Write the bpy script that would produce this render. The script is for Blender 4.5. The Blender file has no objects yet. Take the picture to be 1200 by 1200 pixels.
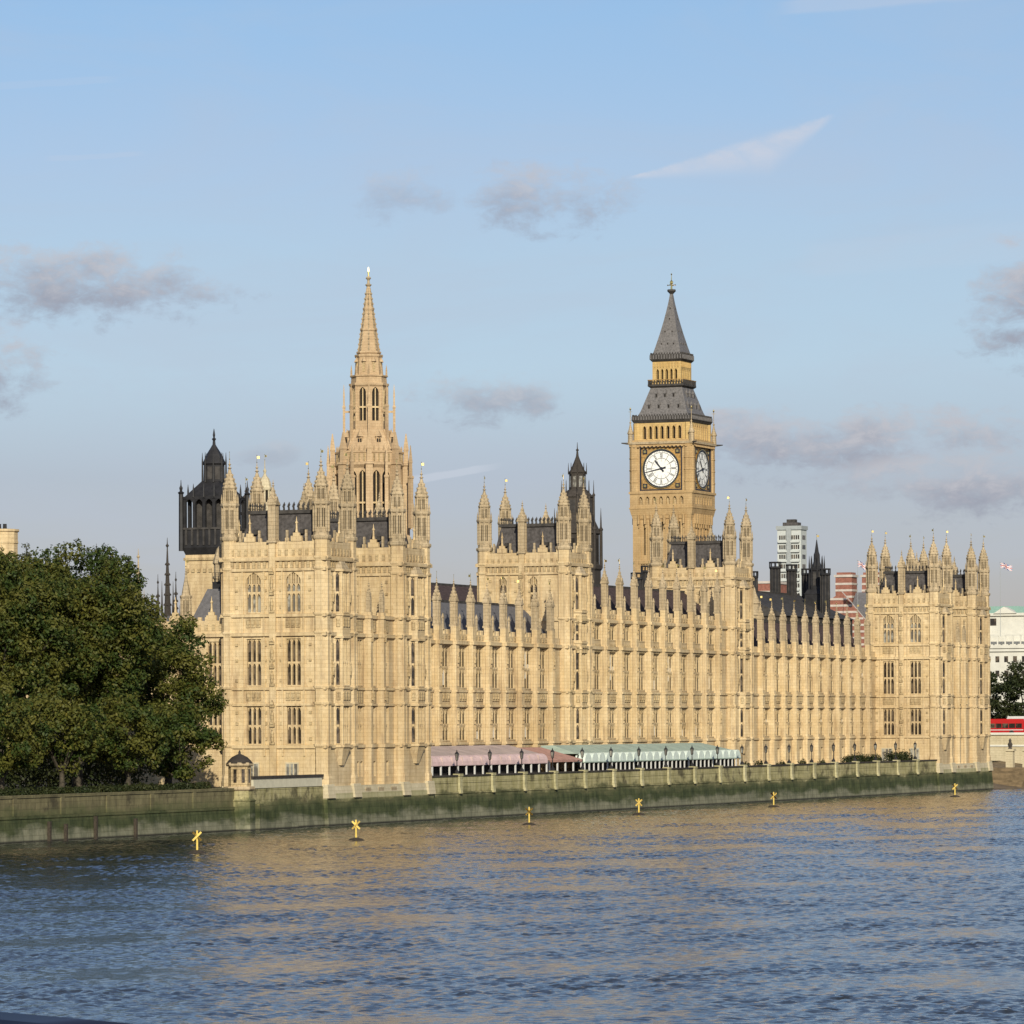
import bpy, math, random
import numpy as np
from mathutils import Vector, Matrix
PI = math.pi; R = math.radians
random.seed(7)
scene = bpy.context.scene
C = scene.collection

# ------------------------------------------------------------------ camera
YAW = R(22.5854)
cd = bpy.data.cameras.new('camera'); cam = bpy.data.objects.new('camera', cd); C.objects.link(cam)
cd.sensor_width = 36; cd.sensor_fit = 'HORIZONTAL'
cd.lens = 36 * 5200 / 1200
cd.shift_x = 0; cd.shift_y = (847 - 600) / 1200
cd.clip_start = .5; cd.clip_end = 9000
cam.matrix_world = Matrix.Translation((0, 0, 11.1)) @ Matrix.Rotation(YAW, 4, 'Z') @ Matrix.Rotation(PI/2, 4, 'X') @ Matrix.Rotation(-.005, 4, 'Z')
scene.camera = cam

# ------------------------------------------------------------------ sun, sky, exposure
SUN_S, SUN_E = R(29), R(24)          # sun behind the viewer, a little to the right of the river front's line
to_sun = Vector((math.sin(SUN_S)*math.cos(SUN_E), -math.cos(SUN_S)*math.cos(SUN_E), math.sin(SUN_E)))
sd = bpy.data.lights.new('sun', 'SUN'); sd.energy = 4.95; sd.angle = R(.5); sd.color = (1, .93, .76)
so = bpy.data.objects.new('sun', sd); C.objects.link(so)
so.rotation_euler = to_sun.to_track_quat('Z', 'Y').to_euler()
scene.view_settings.view_transform = 'Standard'; scene.view_settings.look = 'None'
scene.view_settings.exposure = 0.0; scene.view_settings.gamma = 1
scene.view_settings.use_curve_mapping = False

W = bpy.data.worlds.new('World'); scene.world = W; W.use_nodes = True
wt = W.node_tree; wt.nodes.clear()
class NT:
    """tiny helper to write node graphs as expressions"""
    def __init__(s, t): s.t = t
    def n(s, typ, **k):
        nd = s.t.nodes.new(typ)
        for a, b in k.items(): setattr(nd, a, b)
        return nd
    def put(s, nd, i, v):
        if v is None: return
        if hasattr(v, 'is_output'): s.t.links.new(v, nd.inputs[i])
        else: nd.inputs[i].default_value = v
    def m(s, op, a, b=None, c=None, clamp=False):
        nd = s.n('ShaderNodeMath', operation=op, use_clamp=clamp)
        for i, v in enumerate((a, b, c)): s.put(nd, i, v)
        return nd.outputs[0]
    def vm(s, op, a, b=None, out=0):
        nd = s.n('ShaderNodeVectorMath', operation=op)
        s.put(nd, 0, a); s.put(nd, 1, b)
        return nd.outputs[out]
    def ss(s, v, a, b, c=0., d=1.):
        nd = s.n('ShaderNodeMapRange', interpolation_type='SMOOTHSTEP')
        for i, q in enumerate((v, a, b, c, d)): s.put(nd, i, q)
        return nd.outputs[0]
    def mix(s, f, a, b, mode='MIX'):
        nd = s.n('ShaderNodeMix', data_type='RGBA', blend_type=mode)
        s.put(nd, 0, f)
        for i, v in ((6, a), (7, b)):
            if isinstance(v, tuple) and len(v) == 3: v = v + (1,)
            s.put(nd, i, v)
        return nd.outputs[2]
    def noise(s, vec, scale, detail=4, rough=.55, dist=0.):
        nd = s.n('ShaderNodeTexNoise'); s.put(nd, 'Vector', vec)
        nd.inputs['Scale'].default_value = scale; nd.inputs['Detail'].default_value = detail
        nd.inputs['Roughness'].default_value = rough; nd.inputs['Distortion'].default_value = dist
        return nd.outputs['Fac']
    def sep(s, v):
        nd = s.n('ShaderNodeSeparateXYZ'); s.put(nd, 0, v); return nd.outputs
    def comb(s, x, y, z):
        nd = s.n('ShaderNodeCombineXYZ')
        for i, v in enumerate((x, y, z)): s.put(nd, i, v)
        return nd.outputs[0]
w = NT(wt)
sky = w.n('ShaderNodeTexSky', sky_type='NISHITA', sun_disc=False)
sky.sun_elevation = SUN_E; sky.sun_rotation = PI - SUN_S
sky.air_density = 1.0; sky.dust_density = .6; sky.ozone_density = 2.0; sky.altitude = 0
tc = w.n('ShaderNodeTexCoord')
dirv = w.vm('NORMALIZE', tc.outputs['Generated'])
dx, dy, dz = w.sep(dirv)
az = w.m('MULTIPLY', w.m('ARCTAN2', dx, dy), 180/PI)      # degrees east of +Y
el = w.m('MULTIPLY', w.m('ARCSINE', dz), 180/PI)
ae = w.comb(az, el, 0.)
n1 = w.noise(w.vm('MULTIPLY', ae, (1., 1.9, 1.)), .85, 7, .6)
n2 = w.noise(w.vm('MULTIPLY', ae, (.35, 1.3, 1.)), .5, 6, .62, .6)
SKY = sky.outputs[0]
# paler violet-grey air low down, as on a hazy autumn morning; unseen upper sky dimmed to darken the water
TR = w.n('ShaderNodeValToRGB'); TR.color_ramp.elements[0].position = 0.; TR.color_ramp.elements[0].color = (.65, .60, .79, 1)
TR.color_ramp.elements[1].position = 1.; TR.color_ramp.elements[1].color = (.70, .77, .93, 1)
for p_, c_ in ((.133, (.67, .64, .83)), (.19, (.81, .81, .96)), (.25, (.87, .845, .95)), (.30, (.90, .86, .97)), (.38, (.84, .90, 1.03)), (.6, (.74, .81, .97))):
    e_ = TR.color_ramp.elements.new(p_); e_.color = c_ + (1,)
w.put(TR, 0, w.m('DIVIDE', el, 24.))
SKY = w.mix(1.0, SKY, TR.outputs[0], 'MULTIPLY')
# thin high veil: long soft streaks, denser towards the horizon; extra unseen veil higher up greys the water
veil = w.m('MULTIPLY', w.ss(n2, .36, .72), w.m('MAXIMUM', w.ss(el, 14., 2., .22, .36), w.ss(el, 9.5, 13., 0., .42)))
SKY = w.mix(veil, SKY, (4.8, 5.4, 6.5))
# low broken cumulus: (azimuth, elevation, half width, half height, density)
CL = [(-28.0, 5.62, 2.3, .62, 1.0), (-29.3, 4.5, 1.0, .6, 1.0), (-22.05, 6.7, 1.2, .55, .85), (-23.9, 6.75, .75, .38, .5),
      (-22.8, 4.15, 1.25, .42, .8), (-17.6, 3.5, 2.8, .56, 1.0), (-16.3, 2.95, 2.0, .48, 1.0), (-19.5, 3.7, 1.2, .48, .95),
      (-15.85, 5.35, 1.0, 1.0, 1.0), (-25.7, 3.45, .5, .22, .4), (-13.2, 3.2, 1.8, .6, .9), (-32.5, 5.2, 1.6, .6, .9),
      (-9.5, 5.6, 2.0, .8, .9), (-36.0, 3.6, 2.0, .6, .9)]
dens = None; lit = None
n1b = w.noise(w.vm('MULTIPLY', ae, (1., 1.6, 1.)), 2.4, 7, .68, .4)
nn = w.m('ADD', w.m('MULTIPLY', n1, .6), w.m('MULTIPLY', n1b, .4))
for a0, e0, wa, we, k in CL:
    u = w.m('DIVIDE', w.m('SUBTRACT', az, a0), wa); v = w.m('DIVIDE', w.m('SUBTRACT', el, e0), we)
    r2 = w.m('ADD', w.m('MULTIPLY', u, u), w.m('MULTIPLY', v, v))
    s_ = w.m('SUBTRACT', w.m('SUBTRACT', 1.1, r2), w.m('MULTIPLY', w.m('SUBTRACT', .53, nn), 5.5))
    d_ = w.m('MULTIPLY', w.ss(s_, 0., 1.25), k)
    l_ = w.m('MULTIPLY', w.ss(w.m('ADD', v, w.m('MULTIPLY', w.m('SUBTRACT', n1b, .5), 3.)), -.5, .9), w.ss(r2, 2., .8))
    dens = d_ if dens is None else w.m('MAXIMUM', dens, d_); lit = l_ if lit is None else w.m('MAXIMUM', lit, l_)
ccol = w.mix(lit, (3.2, 3.4, 4.15), (5.2, 5.2, 5.65))
SKY = w.mix(w.m('MULTIPLY', dens, .9), SKY, ccol)
# spread aircraft trail: a thin wedge
def trail(a0, e0, a1, e1, h0, h1, k):
    t = w.m('DIVIDE', w.m('SUBTRACT', az, a0), a1-a0)
    ln = w.m('ADD', w.m('MULTIPLY', t, e1-e0), e0)
    h = w.m('ADD', w.m('MULTIPLY', t, h1-h0), h0)
    q = w.m('DIVIDE', w.m('ABSOLUTE', w.m('SUBTRACT', el, w.m('ADD', ln, w.m('MULTIPLY', w.m('SUBTRACT', n1, .5), .12)))), h)
    f = w.m('MULTIPLY', w.ss(q, 1., .55), w.m('MULTIPLY', w.ss(t, 0., .12), w.ss(t, 1., .8)))
    return w.m('MULTIPLY', w.m('MULTIPLY', f, w.ss(n2, .2, .6, .55, 1.)), k)
tt = w.m('DIVIDE', w.m('SUBTRACT', az, -21.1), 2.75)
ln = w.m('ADD', w.m('MULTIPLY', tt, .8), 6.99)
hh = w.m('ADD', .03, w.m('MULTIPLY', .58, w.m('MINIMUM', w.m('DIVIDE', tt, .68), w.m('DIVIDE', w.m('SUBTRACT', 1.02, tt), .34))))
qq = w.m('DIVIDE', w.m('ADD', w.m('SUBTRACT', ln, el), w.m('MULTIPLY', w.m('SUBTRACT', n1b, .5), .10)), hh)
wedge = w.m('MULTIPLY', w.m('MULTIPLY', w.ss(qq, -.1, .2), w.ss(qq, 1., .3)), w.m('MULTIPLY', w.ss(tt, 0., .08), w.ss(tt, 1., .9)))
SKY = w.mix(w.m('MULTIPLY', wedge, w.ss(n1b, .25, .7, .3, .7)), SKY, (6.3, 6.5, 7.3))
SKY = w.mix(trail(-25.2, 2.9, -22.6, 3.35, .09, .05, .35), SKY, (6.6, 7.0, 7.8))
for q_ in ((-28.6, 7.22, -27.2, 7.32, .05, .04, .16), (-29.3, 8.15, -27.5, 8.25, .06, .05, .14), (-19.2, 9.1, -15.8, 9.4, .10, .22, .28), (-19.0, 5.9, -15.0, 6.2, .25, .35, .12)):
    SKY = w.mix(trail(*q_), SKY, (6.0, 6.3, 7.2))
bgn = w.n('ShaderNodeBackground'); w.put(bgn, 0, SKY); bgn.inputs[1].default_value = .1
wo = w.n('ShaderNodeOutputWorld'); wt.links.new(bgn.outputs[0], wo.inputs[0])

# ------------------------------------------------------------------ materials
def mat(name, col, rough=.8, metal=0., spec=.3, var=.18, scale=1.5, bump=0.):
    m = bpy.data.materials.new(name); m.use_nodes = True
    g = NT(m.node_tree); b = m.node_tree.nodes['Principled BSDF']
    b.inputs['Roughness'].default_value = rough; b.inputs['Metallic'].default_value = metal
    b.inputs['Specular IOR Level'].default_value = spec
    pos = g.n('ShaderNodeNewGeometry').outputs['Position']
    n = g.noise(pos, scale, 5)
    lo = tuple(c*(1-var) for c in col); hi = tuple(min(1, c*(1+var)) for c in col)
    g.put(b, 'Base Color', g.mix(g.ss(n, .3, .7), lo, hi))
    if bump:
        bp = g.n('ShaderNodeBump'); bp.inputs['Strength'].default_value = bump; bp.inputs['Distance'].default_value = .05
        g.put(bp, 'Height', g.noise(pos, scale*4, 4)); g.put(b, 'Normal', bp.outputs[0])
    return m

def stone(name, c1, c2, stain, stain_amt=.45, blocks=(.95, .42), bump=.5):
    m = bpy.data.materials.new(name); m.use_nodes = True
    g = NT(m.node_tree); b = m.node_tree.nodes['Principled BSDF']
    b.inputs['Roughness'].default_value = .88; b.inputs['Specular IOR Level'].default_value = .2
    pos = g.n('ShaderNodeNewGeometry').outputs['Position']
    x, y, z = g.sep(pos)
    big = g.noise(pos, .16, 6, .6); mid = g.noise(pos, 1.1, 5, .6)
    col = g.mix(g.ss(g.m('ADD', g.m('MULTIPLY', big, .55), g.m('MULTIPLY', mid, .45)), .34, .66), c1, c2)
    br = g.n('ShaderNodeTexBrick'); g.put(br, 'Vector', g.comb(g.m('ADD', x, y), z, 0.))
    br.inputs['Scale'].default_value = 1.; br.inputs['Brick Width'].default_value = blocks[0]; br.inputs['Row Height'].default_value = blocks[1]
    br.inputs['Mortar Size'].default_value = .018; br.inputs['Mortar Smooth'].default_value = .3
    br.inputs['Color1'].default_value = (.94, .93, .92, 1); br.inputs['Color2'].default_value = (1.06, 1.06, 1.06, 1); br.inputs['Mortar'].default_value = (.80, .77, .72, 1)
    col = g.mix(1., col, br.outputs['Color'], 'MULTIPLY')
    st = g.noise(g.vm('MULTIPLY', pos, (1.6, 1.6, .16)), 1., 5, .65)      # rain streaks
    blot = g.noise(pos, .55, 5, .7)
    f = g.m('MULTIPLY', g.m('MULTIPLY', g.ss(st, .42, .70), g.ss(blot, .3, .62)), stain_amt)
    reg = g.noise(pos, .045, 3, .5)                                          # cleaned and uncleaned stretches
    col = g.mix(g.m('MULTIPLY', g.ss(reg, .42, .62), .22), col, stain)
    spot = g.noise(pos, 2.6, 3, .7); f = g.m('MAXIMUM', f, g.m('MULTIPLY', g.ss(spot, .62, .72), stain_amt*.7))
    col = g.mix(f, col, stain)
    rnd = g.n('ShaderNodeObjectInfo').outputs['Random']                       # each block of masonry weathers a little differently
    col = g.mix(g.m('MULTIPLY', rnd, .22), col, g.mix(.5, col, stain))
    g.put(b, 'Base Color', col)
    bp = g.n('ShaderNodeBump'); bp.inputs['Strength'].default_value = bump; bp.inputs['Distance'].default_value = .06
    g.put(bp, 'Height', g.m('ADD', g.m('MULTIPLY', g.noise(pos, 5., 4), .6), g.m('MULTIPLY', br.outputs['Fac'], -.5)))
    g.put(b, 'Normal', bp.outputs[0])
    return m

M = {}
M['stone'] = stone('limestone', (.54, .405, .22), (.65, .515, .315), (.25, .165, .09), .7)
M['weather'] = stone('weathered limestone', (.42, .325, .20), (.51, .405, .265), (.17, .135, .085), .85, bump=.8)
M['carved'] = stone('carved limestone', (.45, .335, .18), (.55, .435, .255), (.15, .095, .05), .85, (.5, .4), 1.)
M['rose'] = stone('rosy limestone', (.44, .315, .185), (.55, .41, .25), (.27, .18, .11), .55)
M['clock_stone'] = stone('clock tower limestone', (.42, .285, .135), (.50, .355, .185), (.25, .155, .075), .6)
M['gilt'] = stone('golden limestone', (.50, .345, .14), (.57, .41, .185), (.32, .20, .07), .5)
M['pale'] = stone('pale limestone', (.50, .43, .29), (.58, .50, .35), (.30, .26, .16), .5)
M['olive'] = stone('mossy pale limestone', (.36, .33, .18), (.50, .45, .28), (.16, .15, .07), .7)
M['slate'] = mat('slate', (.075, .068, .066), .8, spec=.1, var=.3, scale=2.5, bump=.4)
M['purple_slate'] = mat('purple slate', (.07, .05, .048), .85, spec=.08, var=.3, scale=2.5, bump=.4)
M['grey_slate'] = mat('grey slate', (.125, .12, .125), .75, spec=.12, var=.15, scale=2.5, bump=.3)
M['iron_roof'] = mat('cast iron roof plates', (.14, .13, .125), .55, var=.25, scale=3., bump=.3)
M['lead'] = mat('dark lead', (.055, .050, .046), .7, spec=.15, var=.3, scale=1.2, bump=.3)
M['black_iron'] = mat('black cast iron', (.02, .019, .02), .55, var=.3, scale=1.2)
M['dark_stone'] = stone('soot dark stone', (.045, .038, .033), (.075, .064, .055), (.025, .022, .019), .5)
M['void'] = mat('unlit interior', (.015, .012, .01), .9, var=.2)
M['gold'] = mat('gilded metal', (.9, .68, .25), .28, metal=1., var=.08)
M['gilding'] = mat('gilded stone', (.33, .20, .07), .5, var=.35, scale=3.)
M['dial'] = mat('opal glass dial', (.80, .79, .74), .35, var=.03)
M['dial_ink'] = mat('dial iron', (.02, .022, .035), .5, var=.1)
M['pink'] = mat('pink canvas', (.60, .43, .41), .8, var=.12, scale=.8)
M['pink_roof'] = mat('faded pink canvas', (.43, .335, .30), .8, var=.15, scale=.6)
M['red_canvas'] = mat('red canvas', (.42, .23, .18), .8, var=.15)
M['green_canvas'] = mat('pale green canvas', (.33, .40, .33), .8, var=.12, scale=.7)
M['white_canvas'] = mat('whitish green canvas', (.58, .65, .58), .75, var=.1)
M['white'] = mat('white paint', (.55, .54, .51), .5, var=.05)
M['yellow'] = mat('yellow paint', (.72, .52, .12), .5, var=.1)
M['rust'] = mat('rusty steel', (.045, .035, .025), .8, var=.3, scale=5)
M['bark'] = mat('bark', (.06, .05, .035), .95, var=.4, scale=3, bump=.8)
M['conc'] = mat('white panel', (.46, .48, .46), .7, var=.06)
M['conc2'] = mat('grey panel', (.30, .32, .32), .7, var=.08)
M['brick'] = mat('red brick', (.25, .105, .075), .85, var=.2, scale=2)
M['band'] = mat('white stone band', (.47, .42, .37), .8, var=.1)
M['copper'] = mat('green copper', (.32, .50, .38), .7, var=.12)
M['portland'] = mat('portland stone', (.58, .56, .49), .8, var=.08, scale=.3)
M['bus_red'] = mat('red bus paint', (.42, .018, .018), .3, spec=.5, var=.04)
M['tyre'] = mat('rubber', (.02, .02, .02), .8, var=.2)
M['blue'] = mat('flag blue', (.02, .04, .22), .8, var=.1)
M['flag_red'] = mat('flag red', (.38, .05, .06), .8, var=.1)
M['flag_white'] = mat('flag white', (.75, .74, .72), .8, var=.05)
M['paving'] = mat('paving', (.28, .25, .20), .9, var=.2, scale=.5)
M['asphalt'] = mat('asphalt', (.055, .053, .05), .9, var=.2)
M['earth'] = mat('ground', (.13, .12, .07), .95, var=.3, scale=.05)
M['mud'] = mat('river mud', (.16, .115, .065), .7, var=.3, scale=.8, bump=.6)
M['navy'] = mat('navy painted steel', (.012, .014, .03), .35, spec=.5, var=.1)
M['hoard'] = mat('cream boarding', (.52, .48, .36), .7, var=.08)
M['blind'] = mat('window blind', (.62, .55, .43), .8, var=.1)

def glass(name, col, rough, tint):
    m = bpy.data.materials.new(name); m.use_nodes = True
    g = NT(m.node_tree); b = m.node_tree.nodes['Principled BSDF']
    pos = g.n('ShaderNodeNewGeometry').outputs['Position']
    g.put(b, 'Base Color', g.mix(g.ss(g.noise(pos, .8, 3), .45, .6), col, tint))
    b.inputs['Roughness'].default_value = rough; b.inputs['Specular IOR Level'].default_value = .6
    bp = g.n('ShaderNodeBump'); bp.inputs['Strength'].default_value = .5; bp.inputs['Distance'].default_value = .08
    g.put(bp, 'Height', g.noise(pos, 2.2, 3)); g.put(b, 'Normal', bp.outputs[0])
    return m
M['glass'] = glass('leaded window glass', (.025, .02, .016), .12, (.11, .085, .06))
M['glass_pale'] = glass('pale window glass', (.12, .11, .095), .15, (.30, .29, .25))

# wet river wall: mud grey foot, dark weed band, olive stone above
def river_stone(nm, up1, up2):
    m = bpy.data.materials.new(nm); m.use_nodes = True
    g = NT(m.node_tree); b = m.node_tree.nodes['Principled BSDF']
    b.inputs['Roughness'].default_value = .8; b.inputs['Specular IOR Level'].default_value = .25
    pos = g.n('ShaderNodeNewGeometry').outputs['Position']; x, y, z = g.sep(pos)
    n = g.noise(g.vm('MULTIPLY', pos, (.5, .16, .5)), 1., 6, .65)
    n_ = g.noise(g.vm('MULTIPLY', pos, (.8, .8, .25)), 1.2, 6, .7)
    zz = g.m('ADD', z, g.m('MULTIPLY', g.m('SUBTRACT', n, .5), 3.6))
    low = g.mix(g.ss(n_, .35, .65), (.13, .13, .085), (.22, .21, .14))
    weed = g.mix(g.ss(n_, .3, .7), (.028, .038, .014), (.075, .085, .034))
    up = g.mix(g.ss(n_, .3, .7), up1, up2)
    up = g.mix(g.m('MULTIPLY', g.ss(g.noise(g.vm('MULTIPLY', pos, (.35, .35, .3)), 1., 5, .7), .5, .66), .8), up, (.05, .042, .025))
    c = g.mix(g.ss(zz, .45, 1.5), low, weed)
    c = g.mix(g.ss(zz, 1.9, 3.0), c, g.mix(.5, weed, (.17, .155, .075)))
    c = g.mix(g.ss(zz, 2.7, 3.5), c, up)
    c = g.mix(g.ss(z, .28, .05), c, (.03, .028, .02))
    br = g.n('ShaderNodeTexBrick'); g.put(br, 'Vector', g.comb(g.m('ADD', x, y), z, 0.))
    br.inputs['Scale'].default_value = 1.; br.inputs['Brick Width'].default_value = 1.7; br.inputs['Row Height'].default_value = .62
    br.inputs['Mortar Size'].default_value = .03
    br.inputs['Color1'].default_value = (.9, .9, .9, 1); br.inputs['Color2'].default_value = (1.08, 1.08, 1.08, 1); br.inputs['Mortar'].default_value = (.72, .72, .70, 1)
    c = g.mix(1., c, br.outputs['Color'], 'MULTIPLY')
    g.put(b, 'Base Color', c)
    bp = g.n('ShaderNodeBump'); bp.inputs['Strength'].default_value = .6; bp.inputs['Distance'].default_value = .08
    g.put(bp, 'Height', n_); g.put(b, 'Normal', bp.outputs[0])
    return m
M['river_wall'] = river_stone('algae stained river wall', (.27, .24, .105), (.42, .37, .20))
M['garden_wall'] = river_stone('stained and tree shaded garden wall', (.11, .095, .05), (.20, .175, .09))  # darker upper stone: stains, plus tree shade put into the colour

def leaf(name, a, b_, c_):
    m = bpy.data.materials.new(name); m.use_nodes = True
    g = NT(m.node_tree); nt = m.node_tree; b = nt.nodes['Principled BSDF']
    pos = g.n('ShaderNodeNewGeometry').outputs['Position']
    col = g.mix(g.ss(g.noise(pos, .33, 4, .6), .42, .60), a, b_)
    col = g.mix(g.m('MULTIPLY', g.ss(g.noise(pos, 1.6, 3), .55, .75), .7), col, c_)
    g.put(b, 'Base Color', col); b.inputs['Roughness'].default_value = .6; b.inputs['Specular IOR Level'].default_value = .25
    tr = g.n('ShaderNodeBsdfTranslucent'); g.put(tr, 0, col)
    mx = g.n('ShaderNodeMixShader'); mx.inputs[0].default_value = .22
    nt.links.new(b.outputs[0], mx.inputs[1]); nt.links.new(tr.outputs[0], mx.inputs[2])
    nt.links.new(mx.outputs[0], nt.nodes['Material Output'].inputs[0])
    return m
M['leaf'] = leaf('plane tree leaves', (.034, .056, .010), (.096, .096, .017), (.23, .19, .038))
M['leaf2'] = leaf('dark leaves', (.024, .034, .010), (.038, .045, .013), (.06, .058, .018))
M['leaf_grey'] = leaf('grey green leaves', (.08, .09, .06), (.11, .12, .08), (.14, .14, .10))

# ------------------------------------------------------------------ mesh builder
class MB:
    def __init__(s): s.v = []; s.f = []; s.m = []; s.mats = []
    def mi(s, m):
        if m not in s.mats: s.mats.append(m)
        return s.mats.index(m)
    def face(s, pts, m):
        i = len(s.v); s.v += [tuple(p) for p in pts]; s.f.append(tuple(range(i, i+len(pts)))); s.m.append(s.mi(m))
    def box(s, x0, x1, y0, y1, z0, z1, m, bottom=True):
        i = len(s.v)
        s.v += [(x0,y0,z0),(x1,y0,z0),(x1,y1,z0),(x0,y1,z0),(x0,y0,z1),(x1,y0,z1),(x1,y1,z1),(x0,y1,z1)]
        fs = [(4,5,6,7),(0,1,5,4),(1,2,6,5),(2,3,7,6),(3,0,4,7)] + ([(3,2,1,0)] if bottom else [])
        for f in fs: s.f.append(tuple(i+k for k in f)); s.m.append(s.mi(m))
    def prism(s, poly, z0, z1, m, top=None, cx=0, cy=0, caps=True):
        """poly CCW seen from above; top = poly at z1 (same count)"""
        top = top or poly; n = len(poly); i = len(s.v)
        s.v += [(cx+a, cy+b, z0) for a, b in poly] + [(cx+a, cy+b, z1) for a, b in top]
        k = s.mi(m)
        for j in range(n):
            q = (j+1) % n; s.f.append((i+j, i+q, i+n+q, i+n+j)); s.m.append(k)
        if caps:
            s.f.append(tuple(i+n+j for j in range(n))); s.m.append(k)
            s.f.append(tuple(i+n-1-j for j in range(n))); s.m.append(k)
    def lathe(s, prof, n, m, cx=0, cy=0, rot=None):
        rot = PI/n if rot is None else rot
        i = len(s.v); k = s.mi(m)
        for r, z in prof:
            s.v += [(cx+r*math.cos(rot+2*PI*j/n), cy+r*math.sin(rot+2*PI*j/n), z) for j in range(n)]
        for a in range(len(prof)-1):
            for j in range(n):
                q = (j+1) % n
                s.f.append((i+a*n+j, i+a*n+q, i+(a+1)*n+q, i+(a+1)*n+j)); s.m.append(k)
        s.f.append(tuple(i+(len(prof)-1)*n+j for j in range(n))); s.m.append(k)
        s.f.append(tuple(i+n-1-j for j in range(n))); s.m.append(k)
    def tube(s, a, b, r0, r1, n, m):
        a = Vector(a); b = Vector(b); d = (b-a).normalized()
        u = d.orthogonal().normalized(); v = d.cross(u); i = len(s.v); k = s.mi(m)
        for p, r in ((a, r0), (b, r1)):
            s.v += [tuple(p + u*(r*math.cos(2*PI*j/n)) + v*(r*math.sin(2*PI*j/n))) for j in range(n)]
        for j in range(n):
            q = (j+1) % n; s.f.append((i+j, i+q, i+n+q, i+n+j)); s.m.append(k)
        s.f.append(tuple(i+n-1-j for j in range(n))); s.m.append(k)
        s.f.append(tuple(i+n+j for j in range(n))); s.m.append(k)
    def fbox(s, fr, u0, u1, v0, v1, z0, z1, m):
        """box in a wall frame: u along the wall, v outward, z up"""
        i = len(s.v); k = s.mi(m)
        s.v += [fr(u, v, z) for z in (z0, z1) for u, v in ((u0,v1),(u1,v1),(u1,v0),(u0,v0))]
        for f in [(4,5,6,7),(0,1,5,4),(1,2,6,5),(2,3,7,6),(3,0,4,7),(3,2,1,0)]:
            s.f.append(tuple(i+q for q in f)); s.m.append(k)
    def wall(s, fr, L, z0, z1, ops, depth, m, back=None, u0=0.):
        us = sorted({u0, L, *[o[0] for o in ops], *[o[1] for o in ops]}); zs = sorted({z0, z1, *[o[2] for o in ops], *[o[3] for o in ops]})
        for a, b in zip(us, us[1:]):
            run = None
            for c, d in zip(zs, zs[1:]):
                hole = any(o[0] <= (a+b)/2 <= o[1] and o[2] <= (c+d)/2 <= o[3] for o in ops)
                if not hole: run = (run[0], d) if run else (c, d)
                if hole and run: s.face([fr(a,0,run[0]), fr(b,0,run[0]), fr(b,0,run[1]), fr(a,0,run[1])], m); run = None
            if run: s.face([fr(a,0,run[0]), fr(b,0,run[0]), fr(b,0,run[1]), fr(a,0,run[1])], m)
        for a, b, c, d in ops:
            D = -depth
            s.face([fr(a,0,c), fr(a,D,c), fr(a,D,d), fr(a,0,d)][::-1], m); s.face([fr(b,D,c), fr(b,0,c), fr(b,0,d), fr(b,D,d)][::-1], m)
            s.face([fr(a,0,c), fr(b,0,c), fr(b,D,c), fr(a,D,c)], m); s.face([fr(a,D,d), fr(b,D,d), fr(b,0,d), fr(a,0,d)], m)
            if back: s.face([fr(a,D,c), fr(b,D,c), fr(b,D,d), fr(a,D,d)], back)
    def arch(s, fr, u0, u1, z0, z1, v0, v1, m, n=8, pointed=True):
        """stone spandrel filling above a pointed arch between z0 (spring) and z1 (crown = top)"""
        w_ = u1-u0
        def h(t):
            q = abs(2*t-1)
            return z0 + (z1-z0)*.96*(math.sqrt(max(0, 1-q*q)) if not pointed else math.sqrt(max(0, 1-((1+q)/2)**2*1.0))/math.sqrt(.75))
        for j in range(n):
            a, b = j/n, (j+1)/n
            ua, ub = u0+w_*a, u0+w_*b; za, zb = h(a), h(b)
            s.face([fr(ua,v1,za), fr(ub,v1,zb), fr(ub,v1,z1), fr(ua,v1,z1)], m)
            s.face([fr(ua,v0,za), fr(ub,v0,zb), fr(ub,v1,zb), fr(ua,v1,za)], m)
    def mesh(s, name, base=(0, 0, 0), smooth=False):
        me = bpy.data.meshes.new(name)
        me.from_pydata([(a-base[0], b-base[1], c-base[2]) for a, b, c in s.v], [], s.f)
        for m in s.mats: me.materials.append(M[m])
        me.polygons.foreach_set('material_index', s.m)
        if smooth: me.polygons.foreach_set('use_smooth', [True]*len(s.f))
        me.update(); return me

def frame(ox, oy, ang):
    c, s_ = math.cos(R(ang)), math.sin(R(ang))
    return lambda u, v, z: (ox + u*c + v*s_, oy + u*s_ - v*c, z)
ID = lambda u, v, z: (u, -v, z)

def thing(name, label, cat, loc, group=None):
    o = bpy.data.objects.new(name, None); C.objects.link(o); o.location = loc; o.empty_display_size = .5
    o['label'] = label; o['category'] = cat
    if group: o['group'] = group
    return o
def link(name, me, parent=None, loc=(0, 0, 0), rz=0.):
    o = bpy.data.objects.new(name, me); C.objects.link(o)
    if parent: o.parent = parent
    o.location = loc; o.rotation_euler = (0, 0, rz); return o
def part(name, mb, parent, smooth=False):
    """mb in world coordinates, below a top-level thing"""
    return link(name, mb.mesh(name, tuple(parent.location), smooth), parent)
def solo(name, mb, label, cat, loc=(0, 0, 0), group=None, kind=None, smooth=False):
    o = link(name, mb.mesh(name, loc, smooth), None, loc)
    if kind: o['kind'] = kind
    if label: o['label'] = label; o['category'] = cat
    if group: o['group'] = group
    return o
def struct(name, mb, smooth=False): return solo(name, mb, None, None, kind='structure', smooth=smooth)
kids = {}
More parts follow.
